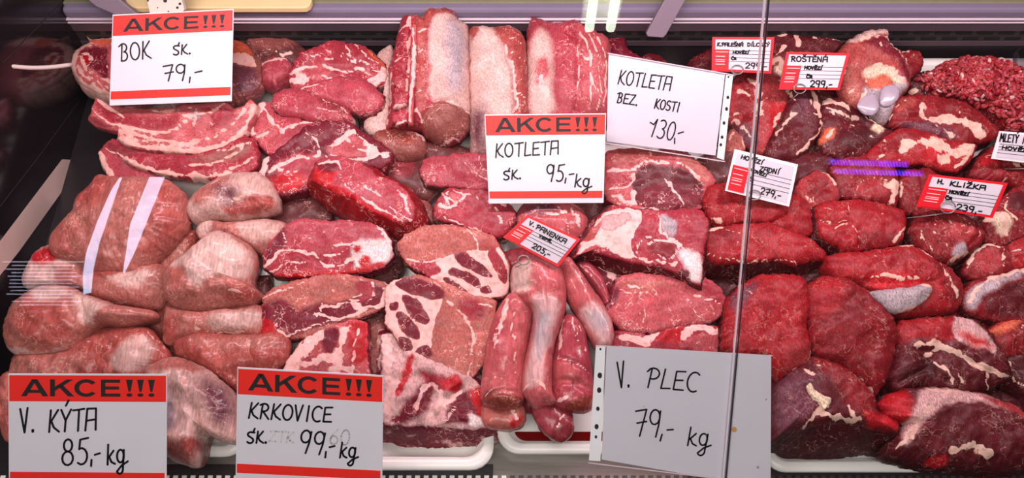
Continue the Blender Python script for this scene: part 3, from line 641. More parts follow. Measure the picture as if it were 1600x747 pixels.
small_tag('white tag at the right edge reading MLETÝ, set in the minced meat', S('1562,205 1668,212 1662,262 1549,248'), 1.31, 14, [('MLETÝ', .04, .36, .30, .36, .28), ('M', .37, .36, .46, .37, .28), ('HOVĚZÍ', .10, .62, .5, .64, .12)], frame='paper_edge', ring=(.8, .9), block=False, title=.42)
# ------------------------------------------------------------------ meat, pile by pile
def kindf(name, cat, group, mat, **dflt):
    def f(label, out, base, **k): return piece(name, label, cat, group, mat, out, base, **{**dflt, **k})
    return f
belly = kindf('pork_belly_slice', 'pork belly', 'pork belly pieces', 'pork_belly', t=0.03, bulge=0.004, p=6)
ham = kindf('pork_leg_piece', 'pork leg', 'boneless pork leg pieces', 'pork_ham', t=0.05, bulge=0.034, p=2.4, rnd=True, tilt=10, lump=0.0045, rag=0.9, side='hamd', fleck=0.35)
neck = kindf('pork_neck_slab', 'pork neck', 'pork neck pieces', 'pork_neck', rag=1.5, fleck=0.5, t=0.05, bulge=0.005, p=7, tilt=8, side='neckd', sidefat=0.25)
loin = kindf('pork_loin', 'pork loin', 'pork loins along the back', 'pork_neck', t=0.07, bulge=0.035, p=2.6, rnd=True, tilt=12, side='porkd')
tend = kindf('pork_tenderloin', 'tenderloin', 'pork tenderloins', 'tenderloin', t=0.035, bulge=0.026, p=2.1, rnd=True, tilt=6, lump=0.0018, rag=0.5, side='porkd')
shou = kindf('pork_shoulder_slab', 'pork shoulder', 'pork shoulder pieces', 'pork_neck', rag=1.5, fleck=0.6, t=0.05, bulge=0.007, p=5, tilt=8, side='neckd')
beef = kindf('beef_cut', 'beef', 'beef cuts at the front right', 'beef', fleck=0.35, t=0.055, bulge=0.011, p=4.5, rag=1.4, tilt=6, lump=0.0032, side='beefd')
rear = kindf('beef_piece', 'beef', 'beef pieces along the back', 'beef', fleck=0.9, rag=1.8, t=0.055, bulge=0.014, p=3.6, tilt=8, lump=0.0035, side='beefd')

# --- belly (upper left)
belly('rolled belly end with a red bone ring, sticking out left of the side price card', '137,58 146,64 175,61 215,60 240,80 240,130 215,150 172,150 147,145 127,133 113,113 110,100 115,85 127,76 142,68', 'porkl',
      dz=0.0, t=0.06, bulge=0.02, p=3, areas=[('112,60 180,58 240,66 235,80 150,82 130,92 124,112 140,134 175,146 172,152 140,146 110,115', 'F', 8), ('133,92 150,85 175,86 178,130 160,124 145,112 136,104', 'neckd', 4), ('138,97 149,96 151,108 141,110', 'red', 3), ('140,72 175,66 178,78 150,78', 'orange', 8)],
      fat=[('134,100 142,114 158,128 176,134', 5), ('150,100 165,108 178,116', 4), ('140,96 150,95 153,104 146,112 138,106', 2.6), ('128,112 145,130 176,142', 4, .8)])
belly('dark belly piece with an orange top right of the side price card', '300,70 350,62 380,66 400,85 412,100 410,130 395,150 360,160 300,155', 'brown', dz=0.005, bulge=0.018, p=3,
      areas=[('365,64 385,68 400,84 392,94 372,92', 'orange', 5), ('362,95 380,92 402,100 400,110 380,110 364,108', 'F', 5), ('364,112 395,112 408,120 400,145 370,150', 'violet', 10)], fat=[('372,92 385,90 398,98', 4)])
piece('pork_trimming', 'brownish trimming lying against the back wall by the belly', 'pork', 'pork belly pieces', 'pork_neck', '385,62 420,56 455,62 478,78 470,100 440,112 405,115 385,105', 'brownd', dz=-0.004, bulge=0.015, p=3, fat=[('425,85 440,92 455,90', 5, .8)], areas=[('390,64 430,58 465,70 440,84 400,84', 'brown', 10)])
piece('pork_trimming', 'small pink trimming tucked behind the top neck slice', 'pork', 'pork belly pieces', 'pork_neck', '408,100 425,88 450,92 458,108 452,122 430,135 412,128', 'pork', dz=0.008, bulge=0.012, p=3, fat=[('410,104 425,100 450,98', 3.5)], rag=1.6)
belly('long curved belly slice with layered fat and a white bone star', '150,152 175,165 230,171 273,165 283,162 350,160 365,170 383,165 393,155 401,166 394,188 385,205 370,222 345,235 318,241 290,240 250,237 215,232 190,222 184,215 186,206 165,203 150,198 137,187 142,175 147,160', 'porkl',
      dz=0.018, tilt=14, t=0.028, spine='165,182 205,198 250,205 300,203 340,196 372,184', wob=1.2,
      fat=[('187,220 215,228 250,233 290,236 318,237 345,231 372,215 390,188 398,165', 8), ('188,206 215,213 250,221 290,224 325,218 352,206 370,190 382,172', 5.5), ('146,172 160,184 180,196 215,204 255,209 285,202', 4.5), ('152,156 175,172 195,184', 4),
           ('190,214 230,223 280,229 320,226', 2.5, .8), ('230,172 270,176 300,170', 3.5, .9), ('290,182 322,181', 5), ('308,174 306,190 302,199', 4.5), ('322,183 334,196', 3), ('275,205 290,192 300,186', 4), ('352,162 340,172 325,180', 3)],
      areas=[('150,158 200,180 260,186 285,178 280,196 240,203 195,196 165,186', 'neck', 6), ('318,172 360,172 372,182 350,200 322,206 335,190', 'neck', 5), ('140,178 160,190 182,202 150,198', 'porkd', 5), ('296,178 312,177 314,187 298,188', 'silver', 3)],
      crease=[('190,212 240,221 290,226 340,214', 3, .002), ('150,170 190,196 260,206', 3, .002)])
belly('short belly slice with a skin edge lying under the long curved one', '190,246 220,240 300,242 337,232 370,214 395,216 404,240 402,262 380,274 345,281 310,279 275,276 235,268 205,258', 'neck', dz=0.006, tilt=10, t=0.03, spine='215,252 270,260 330,258 380,243', wob=1.4,
      fat=[('196,250 215,260 245,268 285,275 330,278 362,272', 8), ('330,275 370,262 400,246', 4), ('290,260 340,255 380,235', 4, .85), ('340,238 365,232 395,225', 3)], areas=[('300,250 350,238 385,225 390,240 350,255', 'brown', 8)])
belly('pale fatty belly end at the far left under the other slices', '153,240 160,230 175,217 200,222 250,236 262,258 245,278 190,284 172,277 160,262', 'pork', dz=-0.006, tilt=8, t=0.035, fat=[('156,242 162,260 175,275', 9), ('165,230 190,245 215,262', 3, .8)], areas=[('170,225 200,232 215,246 185,248', 'porkd', 6)])

# --- pale pork leg (left)
ham('largest salmon pink pork leg piece, crossed by two light strips', '157,274 187,277 257,279 285,297 297,320 295,358 283,378 247,412 220,434 197,432 143,426 127,412 90,404 80,389 82,372 97,352 117,332 123,312 147,286', 'ham', dz=0.012, bulge=0.045, t=0.06, tilt=12,
    areas=[('85,375 110,345 130,350 135,385 120,405 90,400', 'tan', 14), ('245,300 285,300 293,350 270,385 235,400 255,350', 'hamr', 22), ('120,320 150,285 190,282 170,330', 'hamr', 20)], fat=[('84,385 92,398 125,408', 4, .55), ('150,300 145,345', 2, .5), ('120,350 180,330 230,322', 1.6, .45), ('140,365 200,350 262,352', 1.6, .45), ('180,395 230,375 270,365', 1.4, .45), ('125,320 165,312 205,318', 1.4, .45), ('200,400 225,408', 2, .6)],
    crease=[('250,410 285,375', 6, .004), ('150,425 200,415 230,420', 5, .002)])
ham('pork leg piece with a creamy membrane under the largest one', '140,440 143,422 170,418 205,424 240,412 262,420 266,450 257,478 240,486 200,479 157,474 142,463', 'ham', dz=-0.012, bulge=0.026,
    areas=[('178,440 215,432 240,425 235,450 200,452', 'memb', 8), ('150,428 190,425 195,438 160,436', 'hamr', 6)], crease=[('150,438 200,440 245,420', 4, .004)], fat=[('240,440 262,430', 3, .8), ('160,470 220,478 245,480', 2, .7)])
ham('narrow brownish pork leg strip right of the largest piece', '236,432 250,405 290,366 312,360 304,395 288,425 266,456 248,455', 'hamd', dz=-0.020, bulge=0.018, areas=[('255,415 290,380 300,385 275,430', 'ham', 8)], fat=[('262,420 285,395', 2.5, .7)])
ham('small pork leg end poking out at the left under the largest piece', '80,382 92,398 125,408 142,420 142,452 110,452 80,450 52,454 38,448 36,432 45,415 57,395', 'hamw', dz=-0.010, bulge=0.024, areas=[('58,395 85,388 100,408 80,418 55,412', 'red', 8), ('100,420 140,425 135,448 100,448', 'ham', 10)])
ham('smooth pork leg piece with a white sinew, lower left above the price card', '12,505 22,480 40,462 70,447 107,447 135,460 165,470 190,478 240,486 245,498 205,511 165,512 143,527 113,550 77,557 30,556 15,545 9,522', 'ham', dz=0.014, bulge=0.038, side='ham',
    areas=[('40,495 80,475 120,490 130,515 110,540 60,535', 'hamr', 14), ('120,462 160,470 185,485 168,500 150,512 138,505 135,480', 'memb', 6), ('60,452 105,452 120,465 80,475', 'memb', 10), ('14,545 75,552 112,546 85,556 30,556', 'memb', 5)], crease=[('140,475 146,505 140,530', 5, .004), ('165,500 205,505', 4, .002)], fat=[('137,470 145,490 142,515', 4, .9), ('20,520 50,535 110,545', 2, .5)])
ham('rosy pork leg piece directly over the lower left price card', '15,602 18,570 27,553 80,548 115,540 155,516 187,510 230,512 248,530 262,547 266,562 245,580 232,615 150,635 60,635', 'hamr', dz=-0.004, bulge=0.03, areas=[('185,575 205,543 232,528 248,545 240,572 215,585', 'hamw', 10), ('28,560 100,556 150,560 120,590 30,590', 'ham', 14)], fat=[('140,530 165,545 185,555', 2, .6), ('236,520 258,545', 4, .6)])
ham('bulging pork leg piece with pale membrane and a ragged lower tip', '230,578 250,566 267,559 290,561 327,578 347,595 368,615 374,650 372,690 347,692 330,678 318,690 315,718 305,731 290,728 265,715 245,690 235,640', 'hamw', dz=0.008, bulge=0.04, t=0.055, side='hamd', tilt=4,
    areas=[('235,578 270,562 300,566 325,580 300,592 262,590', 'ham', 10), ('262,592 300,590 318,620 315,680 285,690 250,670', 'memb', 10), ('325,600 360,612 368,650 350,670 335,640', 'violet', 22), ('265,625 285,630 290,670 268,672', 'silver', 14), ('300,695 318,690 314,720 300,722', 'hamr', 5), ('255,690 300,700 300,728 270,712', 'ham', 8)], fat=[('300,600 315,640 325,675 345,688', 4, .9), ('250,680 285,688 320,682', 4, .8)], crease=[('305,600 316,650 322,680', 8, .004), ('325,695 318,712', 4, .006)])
ham('pork leg end showing left of the lower left price card', '-8,610 12,580 60,595 80,660 40,692 10,690 0,660', 'tan', dz=-0.012, bulge=0.02)
ham('plump pork leg piece covered in creamy membrane, middle of its pile', '257,448 258,430 270,410 295,395 315,378 330,366 347,361 370,370 395,388 405,410 400,430 398,447 412,462 400,476 365,482 330,487 300,489 270,480 258,465', 'ham', dz=0.016, bulge=0.042, t=0.055,
    areas=[('274,418 300,398 330,370 350,366 392,392 398,425 385,442 345,440 328,456 310,445 300,430', 'memb', 7), ('278,425 300,425 308,450 285,455', 'tan', 8), ('375,455 405,458 400,474 365,478', 'hamr', 8)], crease=[('300,430 312,450 325,456', 4, .003), ('345,442 385,446 400,440', 5, .004)], fat=[('372,460 395,462', 5, .7), ('285,422 320,380 345,366', 2, .6)])
ham('pale strip of pork leg squeezed behind the creamy piece', '306,362 312,350 330,345 360,349 420,343 452,352 452,388 412,402 380,385 345,372 318,380', 'ham', dz=-0.006, bulge=0.022, areas=[('310,352 335,348 335,365 315,372', 'memb', 6), ('380,350 440,350 440,375 400,380', 'hamw', 12)])
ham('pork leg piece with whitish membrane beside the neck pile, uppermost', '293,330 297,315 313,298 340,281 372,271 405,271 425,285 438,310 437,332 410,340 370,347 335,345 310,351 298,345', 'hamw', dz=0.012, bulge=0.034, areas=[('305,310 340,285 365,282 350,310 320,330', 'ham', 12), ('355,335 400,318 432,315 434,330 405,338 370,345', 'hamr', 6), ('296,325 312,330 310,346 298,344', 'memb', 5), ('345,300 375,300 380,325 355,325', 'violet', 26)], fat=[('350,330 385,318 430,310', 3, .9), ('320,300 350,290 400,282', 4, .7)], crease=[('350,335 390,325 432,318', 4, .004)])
ham('flat pork leg piece under the creamy membrane one', '262,478 300,484 340,483 400,476 414,485 416,515 400,526 350,525 310,528 285,533 268,541 256,535 257,508', 'ham', dz=-0.004, bulge=0.022, areas=[('330,500 380,490 412,492 408,512 350,520', 'hamw', 10), ('262,505 285,500 280,535 262,535', 'hamr', 8)], fat=[('310,515 350,522 400,518', 3, .8)])
ham('smooth pork leg piece just above the neck price card', '272,550 275,532 290,524 312,519 350,522 400,523 435,518 454,532 452,562 430,582 400,602 370,612 345,596 310,575 285,563', 'hamr', dz=-0.010, bulge=0.026, areas=[('300,530 350,530 430,528 445,545 380,550 330,550', 'ham', 12)], fat=[('330,545 380,552 430,548', 2, .5)])

# --- pork neck, left pile
neck('topmost neck slice with white fat at both ends, by the back wall', '452,118 460,98 470,82 497,72 517,64 547,68 570,73 587,87 602,103 605,118 598,134 580,140 560,136 530,132 500,136 470,142 454,136', 'neck', dz=0.028, tilt=16, t=0.045,
     fat=[('455,125 475,128', 16), ('458,112 470,108 490,104 515,108 540,114 565,112 590,120', 3.2), ('575,128 592,122 600,110', 12), ('540,75 550,90 570,100 588,112', 3.5), ('470,84 500,90 535,92 560,100', 2.2, .8), ('500,74 520,85 545,88', 1.8, .7), ('480,122 500,118 520,124', 2.2), ('555,72 575,88 590,100', 3, .9)],
     areas=[('570,70 588,86 603,104 605,118 596,102 580,84', 'orange', 4), ('475,110 510,105 520,118 490,124', 'neckl', 5)], crease=[('465,110 510,108 560,114 585,120', 3, .002)])
neck('smooth pink lean lobe below the topmost neck slice', '470,140 500,128 530,121 560,121 582,131 598,147 598,165 585,178 562,180 545,172 520,163 490,155', 'pork', dz=0.022, tilt=12, t=0.03, bulge=0.012, p=4, fat=[('500,135 540,128 575,132', 2, .6), ('470,140 500,134', 4)])
neck('folded lean flap lying left across the neck pile', '423,155 433,145 467,136 503,144 530,158 545,172 552,188 520,196 490,190 467,185 440,182 427,172', 'pork', dz=0.014, tilt=10, t=0.03, bulge=0.012, p=4, fat=[('505,160 530,170 545,180', 3, .7), ('500,175 530,182', 4, .7), ('465,140 500,148', 2, .5)], areas=[('500,150 535,165 545,185 510,172', 'porkd', 6)])
neck('ragged neck piece with a fat ridge at the left edge of the pile', '392,215 387,200 392,178 408,160 425,160 432,178 470,186 520,190 548,178 548,196 510,202 480,216 455,230 440,242 425,246 406,228', 'pork', dz=0.002, tilt=8, t=0.04, rag=1.8, fat=[('395,205 400,185 412,165', 8), ('412,172 430,195 445,210', 4), ('440,210 455,200 490,192 540,188', 4), ('400,215 420,205', 3)], areas=[('405,190 430,185 445,210 430,235 412,225', 'neckl', 6)])
neck('dark red neck slab with a white fat star', '406,270 412,250 425,240 450,222 477,197 510,188 543,192 567,207 597,225 612,240 609,255 595,264 570,262 540,266 510,270 490,285 480,298 455,304 440,309 420,304 410,290', 'neckd', dz=0.014, tilt=10, t=0.05,
     areas=[('512,232 545,212 575,228 580,245 545,248 520,248', 'neckl', 5), ('440,250 500,240 512,262 480,285 450,280 435,270', 'pork', 6), ('420,280 470,270 480,290 445,302 425,300', 'red', 8)],
     fat=[('500,238 512,232 530,222 548,208 570,222 590,240 600,250', 5.5), ('505,240 490,246 460,250 440,258 425,270', 4), ('500,238 495,220 480,205', 3), ('512,240 540,250 575,250 592,246', 4.5), ('512,242 505,262', 3), ('582,240 606,246', 12), ('415,252 412,275 422,298', 10), ('430,262 450,270 470,268', 3), ('540,215 555,230 580,238', 3), ('470,215 490,222', 1.8, .8)], rag=1.4)
neck('thick chop with a bright red bone strip along its front side', '489,281 497,252 513,246 530,243 560,253 590,273 620,285 640,304 649,325 646,345 628,349 605,343 580,331 550,313 520,301 502,291', 'pork', dz=0.032, tilt=3, t=0.062, drop=-0.40, side='beefb', sidefat=0.15,
     areas=[('489,280 498,262 525,268 522,290 560,312 600,335 625,347 600,345 550,318 505,296', 'red', 5), ('497,256 520,255 528,266 505,270', 'neckd', 4)], fat=[('500,258 522,254 532,266', 3), ('530,275 545,298 590,325 625,345', 2.6), ('610,325 625,335 640,345', 5), ('540,290 570,296 600,310', 2.2, .8), ('625,300 635,315 640,335', 3.5), ('555,285 590,300', 1.6, .6)])
neck('wide neck slab with a rib edge, above the darker striped one', '463,342 487,341 517,345 553,344 580,347 600,358 613,378 614,402 600,417 580,424 543,428 510,432 467,433 430,432 413,417 410,399 420,379 443,356', 'pork', dz=0.020, tilt=10, t=0.045, side='neckd',
     areas=[('420,385 445,358 450,362 440,388 425,410 413,412', 'neckd', 6), ('445,395 480,398 508,416 470,424 430,424 420,412', 'neck', 5), ('500,400 560,388 575,395 560,415 515,420', 'neck', 4), ('560,380 600,376 612,390 605,415 570,422 552,415', 'bone', 8), ('562,408 575,400 580,416 565,420', 'red', 3), ('555,390 565,385 568,395 558,398', 'red', 3), ('428,428 480,426 550,422 600,412 590,422 520,432 460,434', 'red', 3)],
     fat=[('414,418 428,404 440,391 470,393 488,397 500,408 512,417 540,410 560,402', 3.6), ('441,360 446,372 440,390', 3), ('520,386 560,382 595,380', 4), ('508,400 530,396 555,388', 3), ('420,424 450,412 480,412', 3), ('580,350 600,362 606,378', 4.5)], crease=[('440,390 470,394 510,414 560,402', 3, .002)], rag=1.3)
neck('long dark striped neck slab with a red bone end, above the neck price card', '409,466 430,449 467,436 500,430 540,428 575,435 598,440 605,452 603,480 580,491 547,501 513,517 480,528 450,531 420,540 407,531 408,500', 'tan', dz=0.006, tilt=12, t=0.04,
     areas=[('480,480 520,474 560,462 556,444 600,446 600,480 560,492 510,512 470,522 450,525 460,500', 'neckd', 6), ('560,442 582,444 584,465 565,475 556,460', 'neck', 4), ('410,480 440,470 470,490 455,515 430,520 412,520', 'neckd', 8), ('408,505 425,500 432,525 416,538', 'red', 5)],
     fat=[('604,452 600,476 575,484 556,478 548,468 562,460', 7), ('500,484 535,476 560,470', 4), ('490,490 515,498 545,496 575,486', 5), ('505,478 498,492 484,500', 3), ('412,466 440,455 480,440', 3, .8), ('455,522 490,512 530,498', 3), ('430,505 440,520 455,522', 3.5), ('583,444 586,462 575,478', 4)], rag=1.5)
neck('fatty neck piece with red marbled edge over the neck price card', '438,592 447,565 470,533 503,513 547,498 574,505 576,560 573,612 440,622', 'neckl', dz=-0.006, tilt=8, t=0.04, fat=[('445,580 470,545 500,525', 22), ('540,520 535,545 525,575', 12), ('480,570 510,560 540,575', 10), ('560,515 555,545 550,580', 4)], areas=[('465,545 485,540 488,560 475,572 463,565', 'neck', 4), ('505,520 530,515 528,545 515,560 506,545', 'neckd', 5), ('545,505 572,508 573,560 555,570 548,540', 'red', 8)])

# --- loins at the back
bl_ = loin('bone-in loin with a spine ridge and a brown cut face', '627,37 632,29 648,27 655,33 668,22 685,19 708,19 714,30 730,40 734,60 735,100 738,170 734,205 720,220 700,230 682,227 665,216 655,206 640,207 622,209 605,206 603,192 608,170 610,130 608,110 615,80 622,55', 'neck', dz=0.030, tilt=18, t=0.09, bulge=0.045, p=2.8, lump=0.004, rag=1.6, spine='672,60 674,170',
     areas=[('678,40 715,32 731,45 734,100 736,190 725,180 690,170 675,160 676,100', 'memb', 7), ('700,55 725,55 728,110 720,150 703,140', 'silver', 16), ('664,190 680,174 710,172 735,186 733,205 718,220 700,229 680,226 668,212', 'brown', 3), ('655,35 690,22 708,24 690,40 672,60 668,170 655,180 650,100', 'tanr', 6), ('608,120 625,60 640,35 650,50 640,120 634,190 610,200', 'neck', 5)],
     fat=[('646,40 644,80 641,130 640,190', 5), ('630,60 645,55', 5, .8), ('620,105 636,102', 3), ('612,140 636,134', 3), ('610,165 634,160', 3), ('652,100 672,90', 2.4), ('652,130 672,120', 2.4), ('652,160 672,150', 2.4), ('655,70 672,62', 2.4), ('606,195 612,160 613,120', 4), ('680,172 710,170 736,184', 2.4), ('664,200 660,185 645,185', 3), ('690,228 720,222', 2.5)],
     crease=[('648,45 645,110 643,195', 4, .012), ('664,200 682,174 712,172 736,186', 4, .004), ('676,45 676,160', 6, .005), ('614,100 640,95', 4, .004), ('612,130 640,128', 4, .004), ('612,160 640,158', 4, .004)])
piece('spine_bone', 'pale split spine ridge', None, None, 'pork_neck', '642,42 650,40 651,70 649,120 646,170 645,194 638,195 639,150 641,100', 'neckl', dz=0.074, tilt=18, t=0.02, bulge=0.003, p=3, parent=bl_, fat=[('646,45 647,80 645,120', 5), ('644,125 641,190', 5)], areas=[('642,60 648,60 646,110 641,110', 'red', 4), ('643,130 648,130 645,180 640,180', 'red', 4)], rag=1.6)
for k in range(5):
    yy = 62 + k * 29; xx = 622 - k * 2.2
    piece('rib_end', 'red sawn rib end', None, None, 'pork_neck', np.array([(xx, yy), (xx + 16, yy - 6), (640 - k * .6, yy - 4), (639 - k * .6, yy + 13), (xx + 12, yy + 17), (xx - 1, yy + 14)]), 'neck', dz=0.060, tilt=18, roll=-14, t=0.02, bulge=0.0025, p=3, parent=bl_, fat=[('%d,%d %d,%d' % (xx, yy + 15, 640, yy + 13), 3)], rag=1.4)
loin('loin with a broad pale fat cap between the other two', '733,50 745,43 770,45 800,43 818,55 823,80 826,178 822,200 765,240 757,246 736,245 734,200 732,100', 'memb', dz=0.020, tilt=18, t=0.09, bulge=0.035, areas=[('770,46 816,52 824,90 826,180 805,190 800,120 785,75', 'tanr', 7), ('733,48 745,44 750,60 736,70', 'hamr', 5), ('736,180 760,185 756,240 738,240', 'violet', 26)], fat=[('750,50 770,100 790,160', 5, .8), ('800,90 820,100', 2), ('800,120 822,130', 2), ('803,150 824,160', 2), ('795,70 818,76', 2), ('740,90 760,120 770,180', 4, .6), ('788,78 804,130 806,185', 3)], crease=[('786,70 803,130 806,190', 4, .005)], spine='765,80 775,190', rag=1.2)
loin('pink boneless loin behind the two middle price signs', '822,60 826,40 832,29 850,32 870,38 897,33 910,40 930,50 948,60 956,90 953,180 946,200 826,200 823,120', 'pork', dz=0.020, tilt=18, t=0.09, bulge=0.035, areas=[('826,80 845,58 858,75 862,110 858,150 866,180 828,180 824,130', 'memb', 10), ('835,110 852,105 856,130 838,140', 'neckl', 6), ('905,45 945,60 953,110 945,190 908,185 902,110', 'neckl', 8), ('880,60 898,62 898,85 884,80', 'neck', 6)],
     fat=[('905,60 918,100 920,180', 2.4), ('915,55 932,100 934,180', 2.2), ('928,60 944,110 940,180', 2.2), ('902,120 930,150', 1.8), ('900,90 925,115', 1.8), ('830,40 850,45 880,55', 2, .7), ('900,80 902,130 897,185', 3, .8), ('845,130 852,160', 8)], crease=[('902,50 902,120 900,190', 4, .006), ('864,70 866,190', 5, .002)], spine='850,90 920,120', rag=1.4)
piece('pork_trimming', 'dark red trimming behind the tilted sheet in a sleeve', 'pork', 'pork loins along the back', 'pork_neck', '946,62 975,60 985,82 1010,96 1000,120 950,120', 'neckd', dz=0.0, bulge=0.014, p=3, rag=1.8)
piece('pork_trimming', 'dark rounded trimming poking above the tilted sheet', 'pork', 'pork loins along the back', 'pork_neck', '1000,92 1012,84 1030,88 1045,104 1035,125 1000,120', 'maroon', dz=-0.006, bulge=0.014, p=3)
loin('brownish loin end lying under the bone-in loin', '580,218 600,205 640,206 662,216 668,235 658,250 630,254 605,247 588,236', 'brown', dz=-0.006, tilt=6, bulge=0.024, t=0.05, areas=[('590,210 630,210 655,222 640,235 600,228', 'hamd', 8)], fat=[('655,214 664,222', 6)])
loin('pale fatty loin edge between the neck slices and the bone-in loin', '588,88 612,70 616,90 612,130 612,200 594,215 572,208 569,192 585,176 600,150 602,112', 'memb', dz=0.004, tilt=8, bulge=0.014, t=0.05, spine='606,95 604,150 588,195', areas=[('596,85 612,75 612,110 602,108', 'hamw', 6)])
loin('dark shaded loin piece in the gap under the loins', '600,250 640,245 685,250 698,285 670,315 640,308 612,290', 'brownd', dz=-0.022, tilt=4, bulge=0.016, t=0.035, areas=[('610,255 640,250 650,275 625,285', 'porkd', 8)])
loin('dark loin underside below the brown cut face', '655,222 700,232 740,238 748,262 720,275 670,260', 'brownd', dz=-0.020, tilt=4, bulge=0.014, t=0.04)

# --- pork neck, right pile
neck('small flat lean piece left of the middle price card', '656,270 660,250 680,244 710,242 735,239 775,243 785,262 782,288 762,298 740,299 715,292 690,293 665,287', 'pork', dz=0.004, tilt=6, t=0.035, side='brownd', fat=[('720,248 740,270 765,285', 2.6, .8), ('745,245 755,265 768,270', 2.5, .8), ('690,270 720,285', 1.6, .6)], rag=1.4)
neck('rounded neck slice with a looped fat vein, below the small flat one', '676,326 685,308 700,294 725,295 750,294 775,302 795,319 806,330 800,356 786,369 770,372 745,363 715,353 690,346 677,338', 'neck', dz=0.016, tilt=6, t=0.05, side='brownd', fat=[('684,320 700,328 715,318 730,306 748,310', 4), ('700,304 712,300 724,306 716,318 704,314 700,304', 3), ('690,300 700,320', 5), ('760,312 775,325 785,350', 3.5), ('775,305 790,322', 4), ('692,344 720,350 750,362', 2.4)], areas=[('704,305 720,303 718,316 706,316', 'neckl', 3)])
neck('neck slice with a pale lean top and a web of white fat', '621,382 633,366 663,353 700,351 737,358 770,368 783,389 796,412 797,449 789,463 753,468 733,468 710,456 690,447 667,432 637,413 626,397', 'tan', dz=0.026, tilt=10, t=0.04, px=2.2, wob=1.2,
     areas=[('688,405 715,398 745,390 770,380 790,405 796,440 786,462 735,466 690,446 668,430', 'F', 5), ('710,400 730,398 760,420 768,436 745,430 718,412', 'neckd', 3), ('700,424 715,419 748,438 748,450 720,438 702,432', 'neckd', 3), ('752,450 762,446 768,456 760,460 752,458', 'neckd', 2.5), ('690,438 702,436 725,452 738,464 712,456', 'neckd', 3), ('762,395 775,392 792,425 790,445 780,435 768,412', 'neck', 3), ('640,412 668,408 688,418 686,432 662,430', 'neck', 4), ('748,374 770,376 778,388 755,392 745,384', 'tanr', 4)],
     fat=[('636,405 665,410 690,404', 3), ('735,362 745,380 748,396', 2.5), ('670,434 690,428', 3)], rag=1.2)
neck('neck slice with dark fat-ringed islands and a lean lower half', '602,449 617,438 653,428 693,440 733,458 774,470 772,508 762,548 755,571 734,594 700,583 677,571 653,562 630,549 617,526 602,506', 'tan', dz=0.008, tilt=12, t=0.045, px=2.2, wob=1.2,
     areas=[('602,449 640,434 690,448 690,480 680,500 668,560 640,555 615,520 601,500', 'F', 5), ('617,442 650,434 692,452 690,468 660,466 625,452', 'neckd', 4), ('610,474 622,472 622,484 612,486', 'neckd', 2.5), ('628,466 645,464 668,488 670,506 655,505 640,492', 'neckd', 3.5), ('620,490 634,490 652,512 655,532 640,528 626,512', 'neckd', 3.5), ('624,528 640,530 644,548 632,548', 'neckd', 3), ('650,545 668,540 676,555 664,564 652,560', 'neckd', 3), ('716,470 745,468 760,490 740,500 720,485', 'neck', 8)],
     fat=[('700,470 730,500 740,530 735,555', 6, .7), ('740,535 738,560 730,590', 3), ('745,475 768,480', 5, .7)], crease=[('735,535 738,590', 5, .003)], rag=1.2)
neck('fatty neck piece with a marbled cut front resting on the tray edge', '597,525 612,520 640,540 700,570 735,588 753,605 757,645 762,668 740,672 700,668 665,667 630,664 597,660', 'pinkw', dz=-0.008, tilt=6, t=0.055, side='neckd', sidefat=0.32, drop=-0.55, lump=0.005,
     areas=[('625,640 660,600 680,608 668,640 640,660 612,660', 'neckd', 6), ('655,580 690,590 720,590 712,612 690,612 668,600', 'neck', 6), ('688,600 716,586 718,606 702,614', 'red', 4), ('700,640 718,612 748,620 752,660 715,664 692,660', 'neckd', 6), ('735,612 752,608 756,650 745,640', 'red', 5), ('640,560 648,565 628,615 618,612', 'red', 3), ('735,648 752,650 752,668 736,668', 'bone', 4)], fat=[('600,530 612,600 606,640', 18), ('650,640 668,600 690,618 676,650', 7), ('668,655 685,640 705,622 720,610', 7), ('690,660 712,640', 5)], crease=[('650,640 670,600', 5, .006), ('684,655 705,620 720,608', 5, .006)], rag=1.5)

# --- tenderloins
tend('folded tenderloin head behind the tilted tenderloin tag', '806,338 820,317 860,313 893,318 915,334 920,356 905,378 870,392 830,384 810,360', 'porkl', dz=0.0, bulge=0.026, areas=[('812,330 850,320 870,335 840,345', 'violet', 18), ('850,345 885,345 890,370 865,375', 'porkl', 6)], fat=[('830,325 870,330 905,350', 3, .9), ('850,342 885,338 905,345', 2), ('890,330 905,360', 3), ('885,350 890,378', 2)], crease=[('845,344 890,342', 4, .004), ('888,340 892,380', 4, .005)])
tend('reddish tenderloin end under the left corner of the tilted tag', '785,396 815,388 845,402 825,428 798,445 786,425', 'porkd', dz=-0.012, bulge=0.018)
tend('leftmost tenderloin with a cut lower end', '793,462 815,452 832,468 834,500 827,540 822,580 819,628 808,641 790,642 765,638 751,630 751,600 757,560 764,520 775,488', 'porkl', dz=0.006, bulge=0.030, spine='808,475 795,540 785,615', areas=[('752,628 765,616 800,618 818,628 808,641 790,642 765,638', 'hamd', 3), ('765,530 780,500 790,520 778,560', 'pork', 8)], fat=[('792,475 784,510 778,540', 5, .9), ('808,480 802,520 806,560 800,600', 3, .8), ('776,520 772,560 775,600', 2.4, .7), ('753,628 770,616 800,616', 2)], crease=[('755,624 785,614 818,622', 4, .003)])
tend('blunt tenderloin end jutting below the leftmost tenderloin', '752,634 785,640 818,634 822,655 813,669 785,672 757,667', 'tan', dz=-0.012, tilt=0, bulge=0.016, fat=[('802,640 808,660', 5, .9), ('780,650 800,664', 2, .6)], areas=[('800,655 818,652 812,668 800,668', 'red', 4)])
